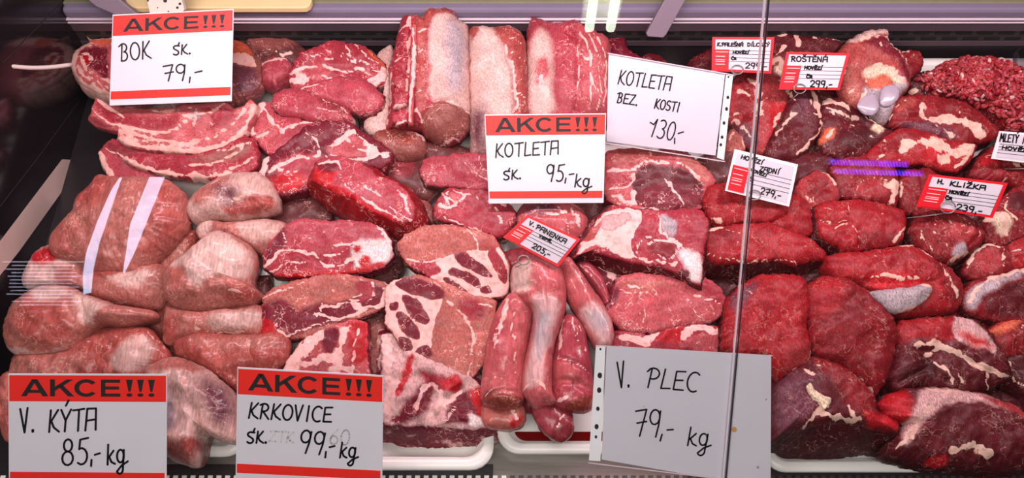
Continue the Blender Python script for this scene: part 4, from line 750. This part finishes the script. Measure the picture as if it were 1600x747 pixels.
tend('central thick tenderloin with a silvery sheath, running to the tray front', '797,440 800,420 820,402 855,406 877,420 885,450 883,490 869,530 863,570 863,610 869,630 850,635 838,641 825,629 815,610 817,575 827,530 832,490 813,475 800,460', 'porkl', dz=0.022, bulge=0.034, spine='830,425 858,470 848,530 842,610', side='porkd',
     areas=[('834,470 870,478 862,530 850,570 848,600 832,612 820,600 826,560 836,520', 'pinkw', 9), ('838,500 858,500 850,545 838,570', 'silver', 14), ('800,425 825,420 828,455 812,465 800,455', 'memb', 8), ('835,410 875,425 878,460 840,460', 'porkl', 6)], fat=[('822,610 835,600 850,615', 6, .8), ('838,420 842,450 840,470', 2, .7), ('800,460 820,462', 4)], crease=[('800,458 830,455 840,465', 4, .004), ('836,470 878,462', 4, .003)])
tend('slim pinkish tenderloin slanting down to the sleeve of the large sheet', '873,416 888,402 906,424 926,453 942,474 955,500 959,525 952,548 932,548 916,522 901,496 886,470 876,440', 'porkl', dz=0.016, bulge=0.024, spine='888,425 910,465 938,510 944,535', areas=[('905,490 930,480 952,505 952,540 934,545 918,515', 'pinkw', 10), ('918,495 940,500 945,525 930,520', 'silver', 14)], fat=[('886,415 905,440 915,460', 2, .8), ('900,420 918,455', 2, .7), ('890,440 905,470', 2, .7)])
tend('red tenderloin with pale streaks right of the central one', '862,560 868,532 880,496 897,494 914,516 921,548 925,580 928,611 925,640 910,647 883,643 864,632 860,600', 'pork', dz=0.006, bulge=0.026, spine='888,515 892,580 895,625', areas=[('862,570 890,575 925,600 924,612 890,600 862,600', 'porkl', 6), ('885,632 920,620 924,640 905,646 885,642', 'hamd', 3)], fat=[('880,505 876,540 870,560', 3), ('892,500 900,540 905,570', 2.4, .9), ('905,515 912,550', 2.4, .9), ('868,562 895,568 920,585', 3, .8), ('872,628 885,622', 5)], crease=[('862,602 890,600 925,616', 5, .006), ('866,562 895,570 922,588', 4, .004)])
tend('small dark tenderloin tip hanging over the tray edge', '828,636 845,628 885,636 896,650 896,676 881,691 863,687 841,667', 'porkd', dz=-0.006, tilt=0, bulge=0.016, areas=[('835,642 870,645 860,680 845,665', 'pork', 8)], fat=[('880,650 872,672', 4, .9)])
tend('thin red tenderloin strip under the shoulder slab', '898,414 918,408 938,428 950,455 958,485 945,480 925,450', 'pork', dz=-0.004, bulge=0.014, fat=[('905,415 925,435', 3, .8)])
tend('deep red tenderloin lying low between the others', '820,470 850,465 880,470 884,500 870,560 850,640 815,640 812,560', 'porkd', dz=-0.022, bulge=0.014)

# --- pork shoulder
shou('shoulder slab with a dark round muscle framed in fat, below the tilted sheet', '943,300 945,258 950,236 985,230 1030,234 1058,232 1085,246 1103,262 1119,283 1106,302 1096,326 1070,331 1040,335 1000,331 965,322 950,314', 'neckl', dz=0.016, tilt=10, t=0.05,
     areas=[('990,272 1010,262 1045,260 1085,272 1100,292 1092,322 1050,330 1010,328 990,312', 'maroon', 4), ('1000,295 1060,290 1090,300 1085,322 1040,330 1005,326', 'neckd', 14), ('950,278 970,272 985,280 975,292 950,288', 'neck', 4), ('950,240 985,234 1030,240 1020,252 960,260', 'tanr', 8), ('1050,238 1085,250 1110,280 1100,284 1070,262', 'tan', 6)],
     fat=[('948,268 985,266 1005,258 1040,254 1070,262 1092,278', 5), ('955,298 985,292 990,275', 5), ('960,310 985,318 990,300', 10), ('1036,282 1052,302 1066,322', 2.6), ('992,328 1030,330', 3), ('1000,300 1030,296', 1.2, .6)], rag=1.3)
shou('shoulder slab with a broad white fat flank and a round bone', '960,320 1000,326 1040,329 1067,325 1097,330 1108,349 1101,382 1099,416 1094,447 1080,441 1057,428 1033,418 987,411 947,400 923,392 899,402 903,385 927,352 943,332', 'neck', dz=0.032, tilt=4, t=0.055, drop=-0.28, side='maroon',
     areas=[('902,398 925,356 955,330 1000,332 998,360 986,385 992,402 960,392 930,384', 'F', 7), ('940,345 965,335 985,342 965,360 945,362', 'pinkw', 8), ('992,362 1012,332 1026,345 1024,375 1005,392 990,385', 'neck', 4), ('1030,342 1046,340 1058,362 1048,375 1036,368', 'silver', 4), ('1042,336 1100,334 1106,352 1096,385 1065,376 1056,352', 'neck', 4), ('1014,386 1036,378 1056,390 1048,404 1020,402', 'beef', 3), ('1060,395 1092,398 1094,440 1075,432', 'bone', 8), ('1060,425 1078,428 1078,438 1062,436', 'maroon', 3), ('905,385 925,358 940,350 930,372', 'tanr', 5)],
     fat=[('940,386 980,398 1010,408 1055,412', 6), ('1014,386 1036,378 1056,390 1048,404 1020,402', 2.6), ('1028,340 1032,365 1050,380 1070,392', 3), ('1062,334 1075,360', 1.6, .7), ('995,400 1002,380 1022,372', 3)], rag=1.5)
shou('pale pink shoulder piece with fine veins above the large sheet', '944,485 955,462 965,434 1000,426 1050,432 1100,432 1121,445 1136,465 1129,490 1110,505 1070,509 1040,516 1005,521 970,516 952,501', 'neckl', dz=0.008, tilt=8, t=0.045, areas=[('975,440 1020,440 1050,447 1020,455 985,455', 'tan', 8), ('960,480 1000,460 1080,460 1120,480 1090,500 1010,505', 'neckl', 8), ('1090,440 1118,448 1132,470 1110,476', 'neck', 6), ('950,468 964,446 966,470 952,485', 'neckd', 5)], fat=[('968,452 990,458 1030,456', 2.6, .9), ('1000,462 1006,480 1004,505', 1.8, .8), ('1060,450 1075,470 1090,498', 1.8, .8), ('1085,460 1110,470 1130,480', 3), ('980,447 1000,452', 5, .8), ('1030,470 1050,490', 1.4, .7)], rag=1.4)
shou('red shoulder trimming with a curl of white fat at the top of the large sheet', '951,538 960,518 987,512 1010,524 1043,504 1080,502 1126,512 1133,535 1126,562 1050,567 960,562', 'neck', dz=-0.006, tilt=6, t=0.04, areas=[('1020,522 1060,512 1070,530 1035,540', 'red', 5), ('1090,525 1130,525 1128,545 1060,545', 'neckl', 6)], fat=[('970,530 990,534 1008,532 1022,520 1036,512', 7), ('1068,528 1078,516 1100,514 1126,522', 8), ('985,536 1010,540', 5)], rag=1.8)
shou('ragged trimming wedged between tenderloins and the shoulder slab', '898,410 925,402 962,412 990,430 975,446 950,458 930,446 912,428', 'neckd', dz=-0.010, tilt=6, t=0.03, fat=[('905,412 930,418 955,432', 6, .9), ('940,445 965,435', 4, .7)], rag=1.8)
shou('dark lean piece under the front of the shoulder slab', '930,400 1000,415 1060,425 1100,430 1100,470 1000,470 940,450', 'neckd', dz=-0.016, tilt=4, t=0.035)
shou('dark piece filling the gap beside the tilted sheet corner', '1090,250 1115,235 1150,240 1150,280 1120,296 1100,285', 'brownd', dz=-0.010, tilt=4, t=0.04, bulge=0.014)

# --- beef, right
beef('small bright beef cut below the pale pink tag', '1096,316 1107,292 1133,286 1170,296 1215,310 1232,335 1205,352 1160,350 1125,358 1108,349', 'beefb', dz=0.014, bulge=0.018, areas=[('1100,320 1130,295 1160,310 1150,340 1115,350', 'beefb', 10)], fat=[('1100,322 1112,316 1118,328', 1.4, .6), ('1120,330 1140,335', 1.2, .6), ('1122,352 1112,345', 4)])
beef('wide beef cut with a dark front face, left of the large round', '1101,366 1115,356 1165,350 1200,349 1230,358 1265,374 1291,396 1290,408 1262,408 1240,416 1210,408 1165,412 1120,414 1104,398', 'beefb', dz=0.022, tilt=1, t=0.06, drop=-0.45, side='beefd', areas=[('1104,368 1125,358 1150,366 1120,390 1108,400', 'beef', 10)], fat=[('1108,362 1130,357', 6), ('1130,362 1160,372 1145,385', 1.6, .7), ('1105,400 1160,412 1210,408 1242,415', 1.8, .9)])
beef('flat beef cut with a marbled rim behind the glass joint', '1155,335 1175,312 1210,308 1245,302 1266,318 1280,345 1277,362 1258,371 1230,366 1200,358 1170,355', 'beefb', dz=0.010, t=0.05, fat=[('1262,322 1270,345', 2, .8), ('1258,310 1268,318', 6), ('1195,330 1225,340', 1.2, .5)], side='beefd')
beef('beef cut with a small round muscle at its front corner', '1276,349 1272,326 1287,316 1333,312 1373,318 1414,331 1417,352 1408,372 1400,383 1367,390 1320,393 1300,383 1280,370', 'beefb', dz=0.024, tilt=4, t=0.05, drop=-0.1, side='beefd', areas=[('1300,368 1320,356 1338,366 1335,388 1312,390', 'beefb', 3), ('1340,370 1400,368 1395,384 1345,390', 'beef', 5)], fat=[('1300,360 1320,354 1338,366 1338,388', 2), ('1280,345 1300,356', 1.8), ('1322,320 1328,345 1305,352', 1.8, .8), ('1345,330 1380,340', 1.4, .7), ('1396,380 1404,368 1412,362', 5, .8), ('1285,330 1310,332 1320,345', 1.4, .7)], crease=[('1280,350 1310,356 1325,352', 4, .004), ('1338,365 1340,390', 4, .003)])
beef('reddish beef cut with a white fat tip right of the pale pink tag', '1240,302 1250,282 1275,266 1300,278 1314,305 1300,322 1275,330 1255,327', 'beefl', dz=0.012, areas=[('1260,285 1290,285 1295,310 1265,315', 'beef', 10)], fat=[('1284,268 1296,282 1302,290', 7), ('1258,312 1268,318', 6), ('1262,300 1270,320', 2)])
beef('beef cut under the blue reflections with a white fat corner', '1294,264 1312,249 1350,243 1395,256 1404,290 1399,327 1370,319 1335,315 1312,310 1303,285', 'beef', dz=0.006, areas=[('1330,290 1375,285 1380,308 1345,310', 'beefl', 8)], fat=[('1378,294 1396,290', 10), ('1394,300 1392,320', 8), ('1335,300 1350,284 1380,282', 1.8, .7), ('1310,308 1350,310', 2, .6)])
beef('dark beef cut partly behind the shank tag', '1402,285 1418,266 1450,262 1480,285 1475,325 1450,338 1430,340 1412,334 1402,312', 'beef', dz=0.0, fat=[('1406,280 1404,310', 3, .7), ('1425,300 1445,320', 1.4, .5)])
beef('round rolled shank cut with a whorled grain below the shank tag', '1419,362 1429,342 1453,330 1500,334 1528,352 1538,369 1528,388 1507,400 1484,413 1463,410 1440,397', 'beef', dz=0.020, bulge=0.022, p=3, areas=[('1470,345 1505,345 1512,370 1490,385 1470,370', 'beefl', 6), ('1480,392 1496,388 1500,400 1484,404', 'silver', 4)], fat=[('1440,350 1435,375 1450,395', 1.8, .8), ('1455,340 1452,370 1470,392', 1.8, .8), ('1475,350 1490,360 1505,352', 2), ('1478,368 1492,374 1508,364', 2), ('1485,345 1500,350', 1.8), ('1483,408 1505,396', 7), ('1515,350 1525,370 1510,388', 1.6, .7), ('1432,360 1440,385', 1.4, .6)], crease=[('1450,340 1448,375 1468,400', 4, .003), ('1475,350 1480,375 1500,375 1508,355', 4, .004), ('1515,350 1524,370 1505,390', 4, .003)])
big = beef('large beef round with a silvery tendon lying across its front', '1287,402 1310,396 1350,394 1390,386 1415,383 1436,389 1456,406 1484,421 1499,440 1504,465 1492,486 1465,495 1430,497 1400,491 1365,465 1335,448 1305,439 1290,421', 'beefb', dz=0.018, tilt=8, bulge=0.022, t=0.05, side='beef', areas=[('1440,410 1480,425 1500,455 1490,480 1470,470 1455,430', 'beef', 10), ('1345,440 1385,432 1440,442 1400,452 1365,455', 'red', 5)], fat=[('1405,386 1430,389 1452,405', 6), ('1462,418 1475,440 1488,470', 6, .8), ('1350,440 1375,436 1400,440 1430,438 1445,442', 3), ('1320,410 1380,405', 1.2, .5), ('1340,425 1400,418', 1.2, .5), ('1370,395 1420,400', 1.2, .5)], crease=[('1345,445 1400,448 1450,445', 5, .005)])
piece('tendon', 'silvery white tendon', None, None, 'beef', '1358,458 1385,452 1420,450 1440,444 1454,446 1456,456 1446,470 1428,482 1400,489 1384,484', 'silver', dz=0.036, tilt=8, t=0.012, bulge=0.012, p=2.2, rnd=True, parent=big, fat=[('1440,446 1454,450 1446,468', 6), ('1430,480 1400,488', 4)])
beef('oval beef piece with a pale ring between the shank and the right edge', '1502,422 1515,395 1537,380 1570,384 1592,400 1582,426 1547,440 1520,440 1505,432', 'beef', dz=0.006, areas=[('1520,400 1545,390 1562,400 1555,420 1530,428', 'beefl', 4)], fat=[('1508,420 1520,395 1540,384 1566,388', 5), ('1565,392 1562,415 1540,434', 3), ('1490,430 1505,436', 6)])
beef('beef piece with a white fascia edge at the right border', '1500,457 1520,440 1555,429 1612,418 1645,440 1645,500 1600,508 1550,503 1515,493 1503,477', 'beef', dz=0.014, areas=[('1505,465 1530,445 1570,434 1600,428 1560,450 1530,465 1515,485', 'silver', 6), ('1530,470 1580,445 1640,440 1640,495 1560,498', 'maroon', 8)], fat=[('1510,470 1530,446 1560,434 1605,424', 6), ('1545,440 1555,450', 5, .6)])
beef('red beef piece at the right border above the fascia edged one', '1563,405 1578,380 1610,365 1645,375 1645,412 1610,424 1580,424', 'beefb', dz=0.008, fat=[('1570,400 1590,390', 3, .8)])
beef('gristly beef piece right of the shank tag', '1535,345 1560,312 1580,296 1600,290 1645,298 1645,362 1600,378 1560,388 1535,378', 'beef', dz=-0.002, areas=[('1545,345 1565,335 1575,362 1560,370', 'cream', 5), ('1575,310 1600,300 1605,330 1580,335', 'maroon', 5)], fat=[('1540,345 1560,340 1570,368', 8), ('1575,302 1568,330 1580,350', 4), ('1590,345 1600,335', 5)], rag=2)
beef('left lobe of fresh beef beside the upper right corner of the large sheet', '1127,520 1131,478 1151,449 1185,431 1235,428 1260,438 1265,470 1260,510 1267,545 1262,568 1240,583 1212,598 1190,565 1150,560 1125,548', 'beefb', dz=0.010, bulge=0.026, p=3, areas=[('1140,470 1160,450 1180,445 1165,475 1145,490', 'violet', 10), ('1215,545 1255,540 1258,565 1225,585', 'beefl', 10)], fat=[('1142,470 1160,460 1175,470', 1.4, .7), ('1150,455 1165,480', 1.2, .6), ('1160,500 1200,480 1230,500', 1.2, .5), ('1190,450 1200,490', 1.2, .5), ('1235,582 1255,570 1264,550', 2)], crease=[('1262,440 1264,500 1266,550', 4, .003)])
beef('large dark round beef lobe with a pointed lower tip', '1257,448 1287,432 1320,436 1350,453 1381,479 1396,500 1400,530 1395,565 1382,598 1365,621 1345,600 1310,573 1275,557 1262,540 1260,490', 'beef', dz=0.014, bulge=0.028, p=2.8, t=0.06, areas=[('1262,450 1300,440 1310,470 1275,500', 'beefb', 14)], fat=[('1350,455 1380,480 1396,500', 2.4), ('1340,595 1358,612 1362,620', 2.4), ('1280,470 1320,480', 1.2, .5), ('1290,500 1330,510', 1.2, .5)], crease=[('1262,548 1280,545 1295,548', 6, .006)])
beef('large dark beef cut with white fascia and a yellow fat scrap, front', '1203,612 1215,597 1240,577 1267,557 1310,568 1343,594 1363,620 1372,648 1405,664 1402,682 1367,672 1317,662 1267,667 1228,679 1205,692', 'maroon', dz=0.010, tilt=-4, t=0.085, drop=-0.42, side='beefd', bulge=0.022, p=3.5,
     areas=[('1265,565 1310,572 1350,605 1365,640 1330,650 1300,610', 'beef', 16), ('1210,605 1240,585 1270,600 1265,650 1225,672 1208,680', 'violet', 12), ('1340,650 1380,655 1402,668 1395,678 1360,668', 'red', 6)],
     fat=[('1265,655 1290,656 1340,660', 6), ('1255,668 1270,650 1285,640', 7), ('1318,640 1328,655 1335,662', 5), ('1252,584 1266,592', 4), ('1270,575 1282,574', 3, .8), ('1222,610 1236,625', 1.2, .5)], rag=1.2)
beef('beef cut with a pale pink square patch and a white seam, right', '1396,525 1402,503 1440,496 1485,495 1521,500 1547,523 1567,555 1579,587 1562,603 1520,620 1480,614 1430,607 1395,613 1383,592 1395,560', 'maroon', dz=0.012, bulge=0.022, areas=[('1400,505 1480,499 1480,535 1425,535 1402,540', 'beefb', 8), ('1482,500 1516,504 1539,530 1545,556 1515,545 1483,538', 'pinkw', 3), ('1486,522 1520,530 1540,548 1500,540', 'red', 12), ('1400,580 1440,565 1460,590 1420,605', 'beefd', 10)], fat=[('1422,546 1450,542 1475,552 1505,568 1540,584 1575,592', 7), ('1440,560 1460,545', 7), ('1450,572 1470,585 1478,605', 4, .9), ('1480,580 1495,600', 4, .8), ('1530,590 1540,610', 5), ('1578,586 1566,560', 4)], crease=[('1425,550 1480,558 1540,588', 4, .005), ('1400,600 1440,580 1470,595', 5, .006)], rag=1.5)
beef('domed dark beef cut with a pale fascia collar, lowest at the right', '1367,632 1385,617 1410,608 1440,606 1485,608 1535,616 1572,631 1612,655 1645,690 1615,732 1560,738 1500,733 1455,730 1400,717 1386,706 1394,690 1410,664 1377,652', 'maroon', dz=0.014, tilt=2, bulge=0.034, p=2.6, t=0.06, side='beefd',
     areas=[('1367,630 1400,610 1412,640 1408,662 1380,652', 'red', 14), ('1400,690 1412,655 1430,614 1480,612 1535,622 1580,645 1540,638 1490,632 1450,645 1430,665 1405,700', 'pinkw', 7), ('1520,622 1570,634 1600,665 1575,655 1545,638', 'beefl', 6), ('1440,722 1465,716 1470,732 1448,736', 'red', 5)], fat=[('1412,690 1425,660 1440,640', 6, .8), ('1475,708 1505,700 1525,712', 10), ('1440,612 1480,618 1520,622', 5, .7), ('1390,704 1404,690 1415,670', 5)], crease=[('1405,690 1430,655 1480,632 1550,642', 5, .004)])
beef('beef piece cut by the right border, with an orange edge', '1540,520 1560,503 1590,495 1645,488 1645,552 1600,555 1570,560 1552,543', 'beef', dz=0.004, areas=[('1545,518 1575,502 1590,505 1560,525', 'orange', 6)], fat=[('1580,545 1585,520 1598,505', 2, .9)])
beef('beef piece at the right border beside the white seam', '1572,562 1600,553 1645,553 1645,648 1610,655 1592,615 1577,592', 'beefd', dz=0.004, fat=[('1572,565 1580,590 1598,605', 6), ('1575,600 1572,615', 3)])
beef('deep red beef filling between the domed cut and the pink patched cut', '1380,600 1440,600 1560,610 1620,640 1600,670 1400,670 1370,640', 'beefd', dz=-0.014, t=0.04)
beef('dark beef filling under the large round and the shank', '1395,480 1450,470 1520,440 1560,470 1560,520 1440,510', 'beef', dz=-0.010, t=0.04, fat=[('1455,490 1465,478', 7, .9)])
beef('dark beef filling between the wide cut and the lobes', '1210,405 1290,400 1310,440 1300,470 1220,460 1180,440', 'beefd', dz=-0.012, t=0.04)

# yellow fat scrap lying on the front cut
piece('fat_scrap', 'small yellow fat scrap lying on the dark front beef cut', 'fat scrap', None, 'beef', '1260,603 1266,598 1272,610 1284,618 1297,622 1296,634 1288,640 1278,628 1266,618', 'cream', dz=0.034, tilt=-4, t=0.006, bulge=0.004, p=3, wob=0.5)

# --- beef along the back
shank = rear('beef shank with a bluish white knuckle joint, against the back wall', '1310,80 1323,66 1347,52 1383,47 1383,62 1398,77 1414,97 1420,123 1415,143 1398,165 1392,182 1380,199 1368,198 1355,182 1335,171 1315,158 1309,133 1312,108', 'tanr', dz=0.030, tilt=14, bulge=0.03, t=0.07,
     areas=[('1323,68 1347,53 1383,49 1383,62 1360,64 1335,72', 'memb', 4), ('1340,75 1380,65 1405,95 1412,125 1400,135 1390,105 1360,90', 'neckd', 12), ('1320,85 1355,85 1375,105 1340,115 1322,130', 'tanr', 10), ('1312,110 1330,130 1336,165 1318,158', 'tan', 6), ('1338,160 1345,145 1370,148 1395,130 1408,140 1392,165 1380,196 1366,196 1350,178', 'silver', 4), ('1340,118 1370,112 1388,122 1400,140 1385,135 1368,128 1345,130', 'cream', 5), ('1350,130 1375,128 1378,145 1352,148', 'orange', 5)],
     fat=[('1340,68 1372,66 1392,80 1408,105', 5), ('1342,122 1370,112 1392,125 1405,145', 5), ('1335,165 1345,150', 4)], crease=[('1338,72 1375,66 1398,90 1412,120', 4, .004)])
for out_, b_ in (('1339,165 1347,152 1362,149 1372,158 1373,172 1362,181 1348,178', 'cartilage'), ('1374,160 1378,140 1390,133 1402,136 1404,150 1394,164 1382,168', 'cartilage')):
    piece('knuckle', 'bluish white cartilage knuckle', None, None, 'beef', out_, 'silver', dz=0.0495, tilt=14, t=0.008, bulge=0.0035, p=2.4, rnd=True, parent=shank, lump=0.0014, rag=1.0).data.materials[0] = MT[b_]
rear('dark beef piece with a cream fat flank below the minced meat', '1390,172 1402,152 1427,149 1467,151 1500,158 1527,175 1547,192 1562,208 1550,220 1500,230 1483,226 1453,216 1413,203 1388,198', 'beef', dz=0.022, areas=[('1394,168 1410,154 1424,156 1420,172 1400,180', 'tanr', 4), ('1400,198 1460,195 1490,215 1480,224 1440,212', 'violet', 6)], fat=[('1470,192 1490,190 1510,202 1530,214', 11), ('1432,170 1440,184', 8), ('1440,190 1465,192', 6), ('1396,172 1412,158', 4), ('1460,200 1485,215', 5, .7)], crease=[('1400,190 1450,190 1480,205', 5, .005)])
rear('beef piece with a thick cream fat slab on its front', '1350,248 1360,232 1380,217 1400,201 1430,204 1477,218 1526,229 1517,251 1496,270 1470,268 1440,258 1400,262 1370,260', 'beefb', dz=0.016, areas=[('1365,235 1400,208 1440,212 1420,225 1390,240', 'beef', 10), ('1440,236 1480,245 1480,262 1440,255', 'red', 8)], fat=[('1412,228 1440,228 1470,236 1490,242', 12), ('1490,242 1512,232', 10), ('1460,250 1475,255', 7), ('1518,234 1500,258 1490,266', 4), ('1405,240 1415,228', 8)], rag=1.5)
rear('beef piece with a white fat patch at the right border under the white tag', '1514,272 1530,245 1550,229 1590,228 1645,235 1645,284 1600,293 1560,288 1525,283', 'beef', dz=0.006, areas=[('1525,262 1545,242 1570,240 1560,260', 'red', 8)], fat=[('1572,255 1590,258 1605,262', 12), ('1525,265 1545,245', 4, .8)])
rear('dark beef piece crossed by silver skin below the shank', '1282,238 1280,190 1286,157 1310,153 1335,168 1365,193 1397,207 1387,222 1362,235 1350,248 1310,250', 'maroon', dz=0.010, areas=[('1284,205 1300,202 1302,212 1285,224 1275,222', 'orange', 4), ('1360,198 1378,204 1372,212 1358,210', 'cream', 4), ('1310,215 1350,205 1360,225 1320,240', 'beefd', 10)], fat=[('1288,160 1310,165 1322,174', 7), ('1290,172 1315,182 1335,190', 4.5), ('1345,180 1365,198', 3), ('1290,215 1300,205', 6, .9), ('1315,170 1330,185', 3, .7)], crease=[('1290,180 1330,192 1360,205', 4, .004)])
rear('smooth maroon beef piece with a cream fat strip below the leaning tag', '1193,242 1205,213 1225,173 1235,142 1276,140 1285,185 1282,205 1264,232 1240,252 1205,254', 'maroon', dz=0.014, areas=[('1240,150 1262,148 1265,185 1240,190', 'violet', 10)], fat=[('1268,146 1275,165 1278,185', 7), ('1262,162 1272,172', 6), ('1278,205 1262,228 1244,246', 3.5), ('1234,148 1236,165', 3), ('1210,215 1225,195 1240,180', 4, .8)], rag=1.2)
rear('red and fatty beef piece beside the glass joint under two tags', '1140,132 1160,112 1195,114 1225,122 1240,145 1237,170 1217,200 1206,232 1190,243 1155,228 1138,192 1136,160', 'beefl', dz=0.006, areas=[('1200,172 1232,170 1228,195 1205,228 1198,205', 'red', 6), ('1150,120 1180,122 1178,145 1155,150', 'beef', 6), ('1145,160 1175,158 1180,190 1160,200', 'beef', 6), ('1140,200 1170,205 1180,230 1155,226', 'violet', 10)], fat=[('1165,128 1180,140 1185,165 1180,185', 7), ('1150,150 1168,154', 5), ('1205,205 1212,190 1230,178', 5), ('1215,130 1232,150', 5, .8), ('1158,205 1172,222', 5)], rag=1.8)
rear('orange fat edged scrap left of the glass joint', '1130,242 1134,212 1146,202 1162,215 1164,240 1150,250', 'tan', dz=-0.002, t=0.04, fat=[('1136,225 1145,210', 5), ('1156,220 1162,235', 4)])
rear('dark fat-flecked beef lump behind the leaning tag', '1200,62 1222,50 1250,58 1300,62 1325,75 1318,105 1230,118 1200,110', 'maroon', dz=0.004, fat=[('1212,52 1222,58', 9), ('1240,62 1246,74', 8), ('1210,90 1222,80', 6), ('1300,66 1315,70', 5), ('1215,100 1225,110', 5)], rag=2)
rear('yellowish fat and gristle piece between the two red tags', '1196,96 1212,88 1226,95 1226,125 1214,140 1198,130', 'brown', dz=0.010, t=0.04, fat=[('1205,100 1215,95 1220,110', 8), ('1208,120 1216,130', 6)], areas=[('1208,112 1222,110 1220,125 1208,124', 'cream', 4)], rag=1.6)
rear('small red lump right of the shank by the back wall', '1398,92 1408,83 1430,81 1440,97 1432,119 1418,127 1404,114', 'beef', dz=0.004, bulge=0.018, fat=[('1410,90 1425,92', 1.5, .6)])
rear('brown red lump at the left foot of the minced meat', '1415,132 1440,113 1470,115 1485,140 1467,156 1430,154', 'beefd', dz=0.002, fat=[('1420,142 1432,148', 5, .9), ('1440,130 1455,140', 4, .7)], rag=1.6)
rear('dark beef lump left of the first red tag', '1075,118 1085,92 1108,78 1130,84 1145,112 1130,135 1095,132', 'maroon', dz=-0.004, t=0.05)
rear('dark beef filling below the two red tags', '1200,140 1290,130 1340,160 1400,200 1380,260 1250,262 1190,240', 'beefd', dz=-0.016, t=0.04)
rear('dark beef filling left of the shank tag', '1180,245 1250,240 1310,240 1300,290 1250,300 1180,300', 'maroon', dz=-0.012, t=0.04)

# --- minced meat: a heap of short strands nobody could count
def mince():
    out = S('1428,130 1450,119 1477,103 1500,97 1530,96 1560,102 1580,112 1620,120 1665,135 1665,212 1600,212 1560,206 1545,190 1500,165 1460,155')
    base = piece('minced_meat', 'heap of coarse red minced beef at the right back', 'minced meat', None, 'beef', out, 'beef', dz=0.004, tilt=8, t=0.06, bulge=0.045, p=2.2, lump=0.006, rag=1.6, kind='stuff')
    me = base.data; n = len(me.vertices); co = np.zeros(n * 3); no = np.zeros(n * 3); me.vertices.foreach_get('co', co); me.vertices.foreach_get('normal', no); co = co.reshape(-1, 3); no = no.reshape(-1, 3)
    keep = np.where(no[:, 2] > 0.15)[0]; rs = np.random.RandomState(5); V = []; F = []; C = []
    pal = [srgb(PAL[c]) for c in ('beefb', 'neckl', 'neck', 'beefl', 'pinkw', 'pork')]; pw = [.18, .16, .22, .20, .07, .17]
    for k in range(1900):
        i = keep[rs.randint(len(keep))]; nn = no[i]; a = np.cross(nn, rs.normal(size=3)); a /= np.linalg.norm(a); b = np.cross(nn, a)
        L_ = rs.uniform(.006, .015); r = rs.uniform(.0020, .0036); c0 = co[i] + nn * rs.uniform(-.001, .003); bend = rs.uniform(-.5, .5); col = pal[rs.choice(6, p=pw)] * rs.uniform(.8, 1.15)
        v0 = len(V); up = rs.uniform(-.25, .25)
        for s in range(4):
            t_ = s / 3 - .5; c = c0 + a * L_ * t_ + b * L_ * bend * (t_ * t_ - .1) + nn * (up * L_ * t_ + (.0012 if s in (1, 2) else -.0006)); rr = r * (1 if s in (1, 2) else .7)
            for q in range(6): V.append(c + rr * (b * math.cos(q * 1.0472) + nn * math.sin(q * 1.0472))); C.append((*col, 0.0))
        for s in range(3):
            for q in range(6): F.append((v0 + s * 6 + q, v0 + s * 6 + (q + 1) % 6, v0 + s * 6 + 6 + (q + 1) % 6, v0 + s * 6 + 6 + q))
        F.append(tuple(v0 + q for q in range(5, -1, -1))); F.append(tuple(v0 + 18 + q for q in range(6)))
    m2 = mesh('strands', V, F, True); at = m2.color_attributes.new('tint', 'FLOAT_COLOR', 'POINT'); at.data.foreach_set('color', np.array(C, np.float32).ravel())
    o = link('strands', m2, MT['beef'], base); o['kind'] = 'stuff'
mince()
# clear dish at the right border behind the minced meat
V = []; F = []; c0 = on_deck([(1618, 112)], 0.075)[0]; prof = [(.0, -.012), (.030, -.012), (.044, .004), (.048, .006), (.046, .006), (.042, .003), (.029, -.010), (.0, -.010)]
for r, z in prof:
    for q in range(28): V.append((r * math.cos(q * 2 * math.pi / 28), r * math.sin(q * 2 * math.pi / 28), z))
for k in range(len(prof) - 1):
    for q in range(28): F.append((k * 28 + q, k * 28 + (q + 1) % 28, (k + 1) * 28 + (q + 1) % 28, (k + 1) * 28 + q))
o = link('clear_dish', mesh('clear_dish', V, F, True), MT['dish_film'], None, c0 + np.array([0, 0, 0.012])); tag(o, 'clear plastic dish resting on the minced meat at the right border', 'dish')

# --- added low pieces, coloured dark for the shade in the gaps between the piles
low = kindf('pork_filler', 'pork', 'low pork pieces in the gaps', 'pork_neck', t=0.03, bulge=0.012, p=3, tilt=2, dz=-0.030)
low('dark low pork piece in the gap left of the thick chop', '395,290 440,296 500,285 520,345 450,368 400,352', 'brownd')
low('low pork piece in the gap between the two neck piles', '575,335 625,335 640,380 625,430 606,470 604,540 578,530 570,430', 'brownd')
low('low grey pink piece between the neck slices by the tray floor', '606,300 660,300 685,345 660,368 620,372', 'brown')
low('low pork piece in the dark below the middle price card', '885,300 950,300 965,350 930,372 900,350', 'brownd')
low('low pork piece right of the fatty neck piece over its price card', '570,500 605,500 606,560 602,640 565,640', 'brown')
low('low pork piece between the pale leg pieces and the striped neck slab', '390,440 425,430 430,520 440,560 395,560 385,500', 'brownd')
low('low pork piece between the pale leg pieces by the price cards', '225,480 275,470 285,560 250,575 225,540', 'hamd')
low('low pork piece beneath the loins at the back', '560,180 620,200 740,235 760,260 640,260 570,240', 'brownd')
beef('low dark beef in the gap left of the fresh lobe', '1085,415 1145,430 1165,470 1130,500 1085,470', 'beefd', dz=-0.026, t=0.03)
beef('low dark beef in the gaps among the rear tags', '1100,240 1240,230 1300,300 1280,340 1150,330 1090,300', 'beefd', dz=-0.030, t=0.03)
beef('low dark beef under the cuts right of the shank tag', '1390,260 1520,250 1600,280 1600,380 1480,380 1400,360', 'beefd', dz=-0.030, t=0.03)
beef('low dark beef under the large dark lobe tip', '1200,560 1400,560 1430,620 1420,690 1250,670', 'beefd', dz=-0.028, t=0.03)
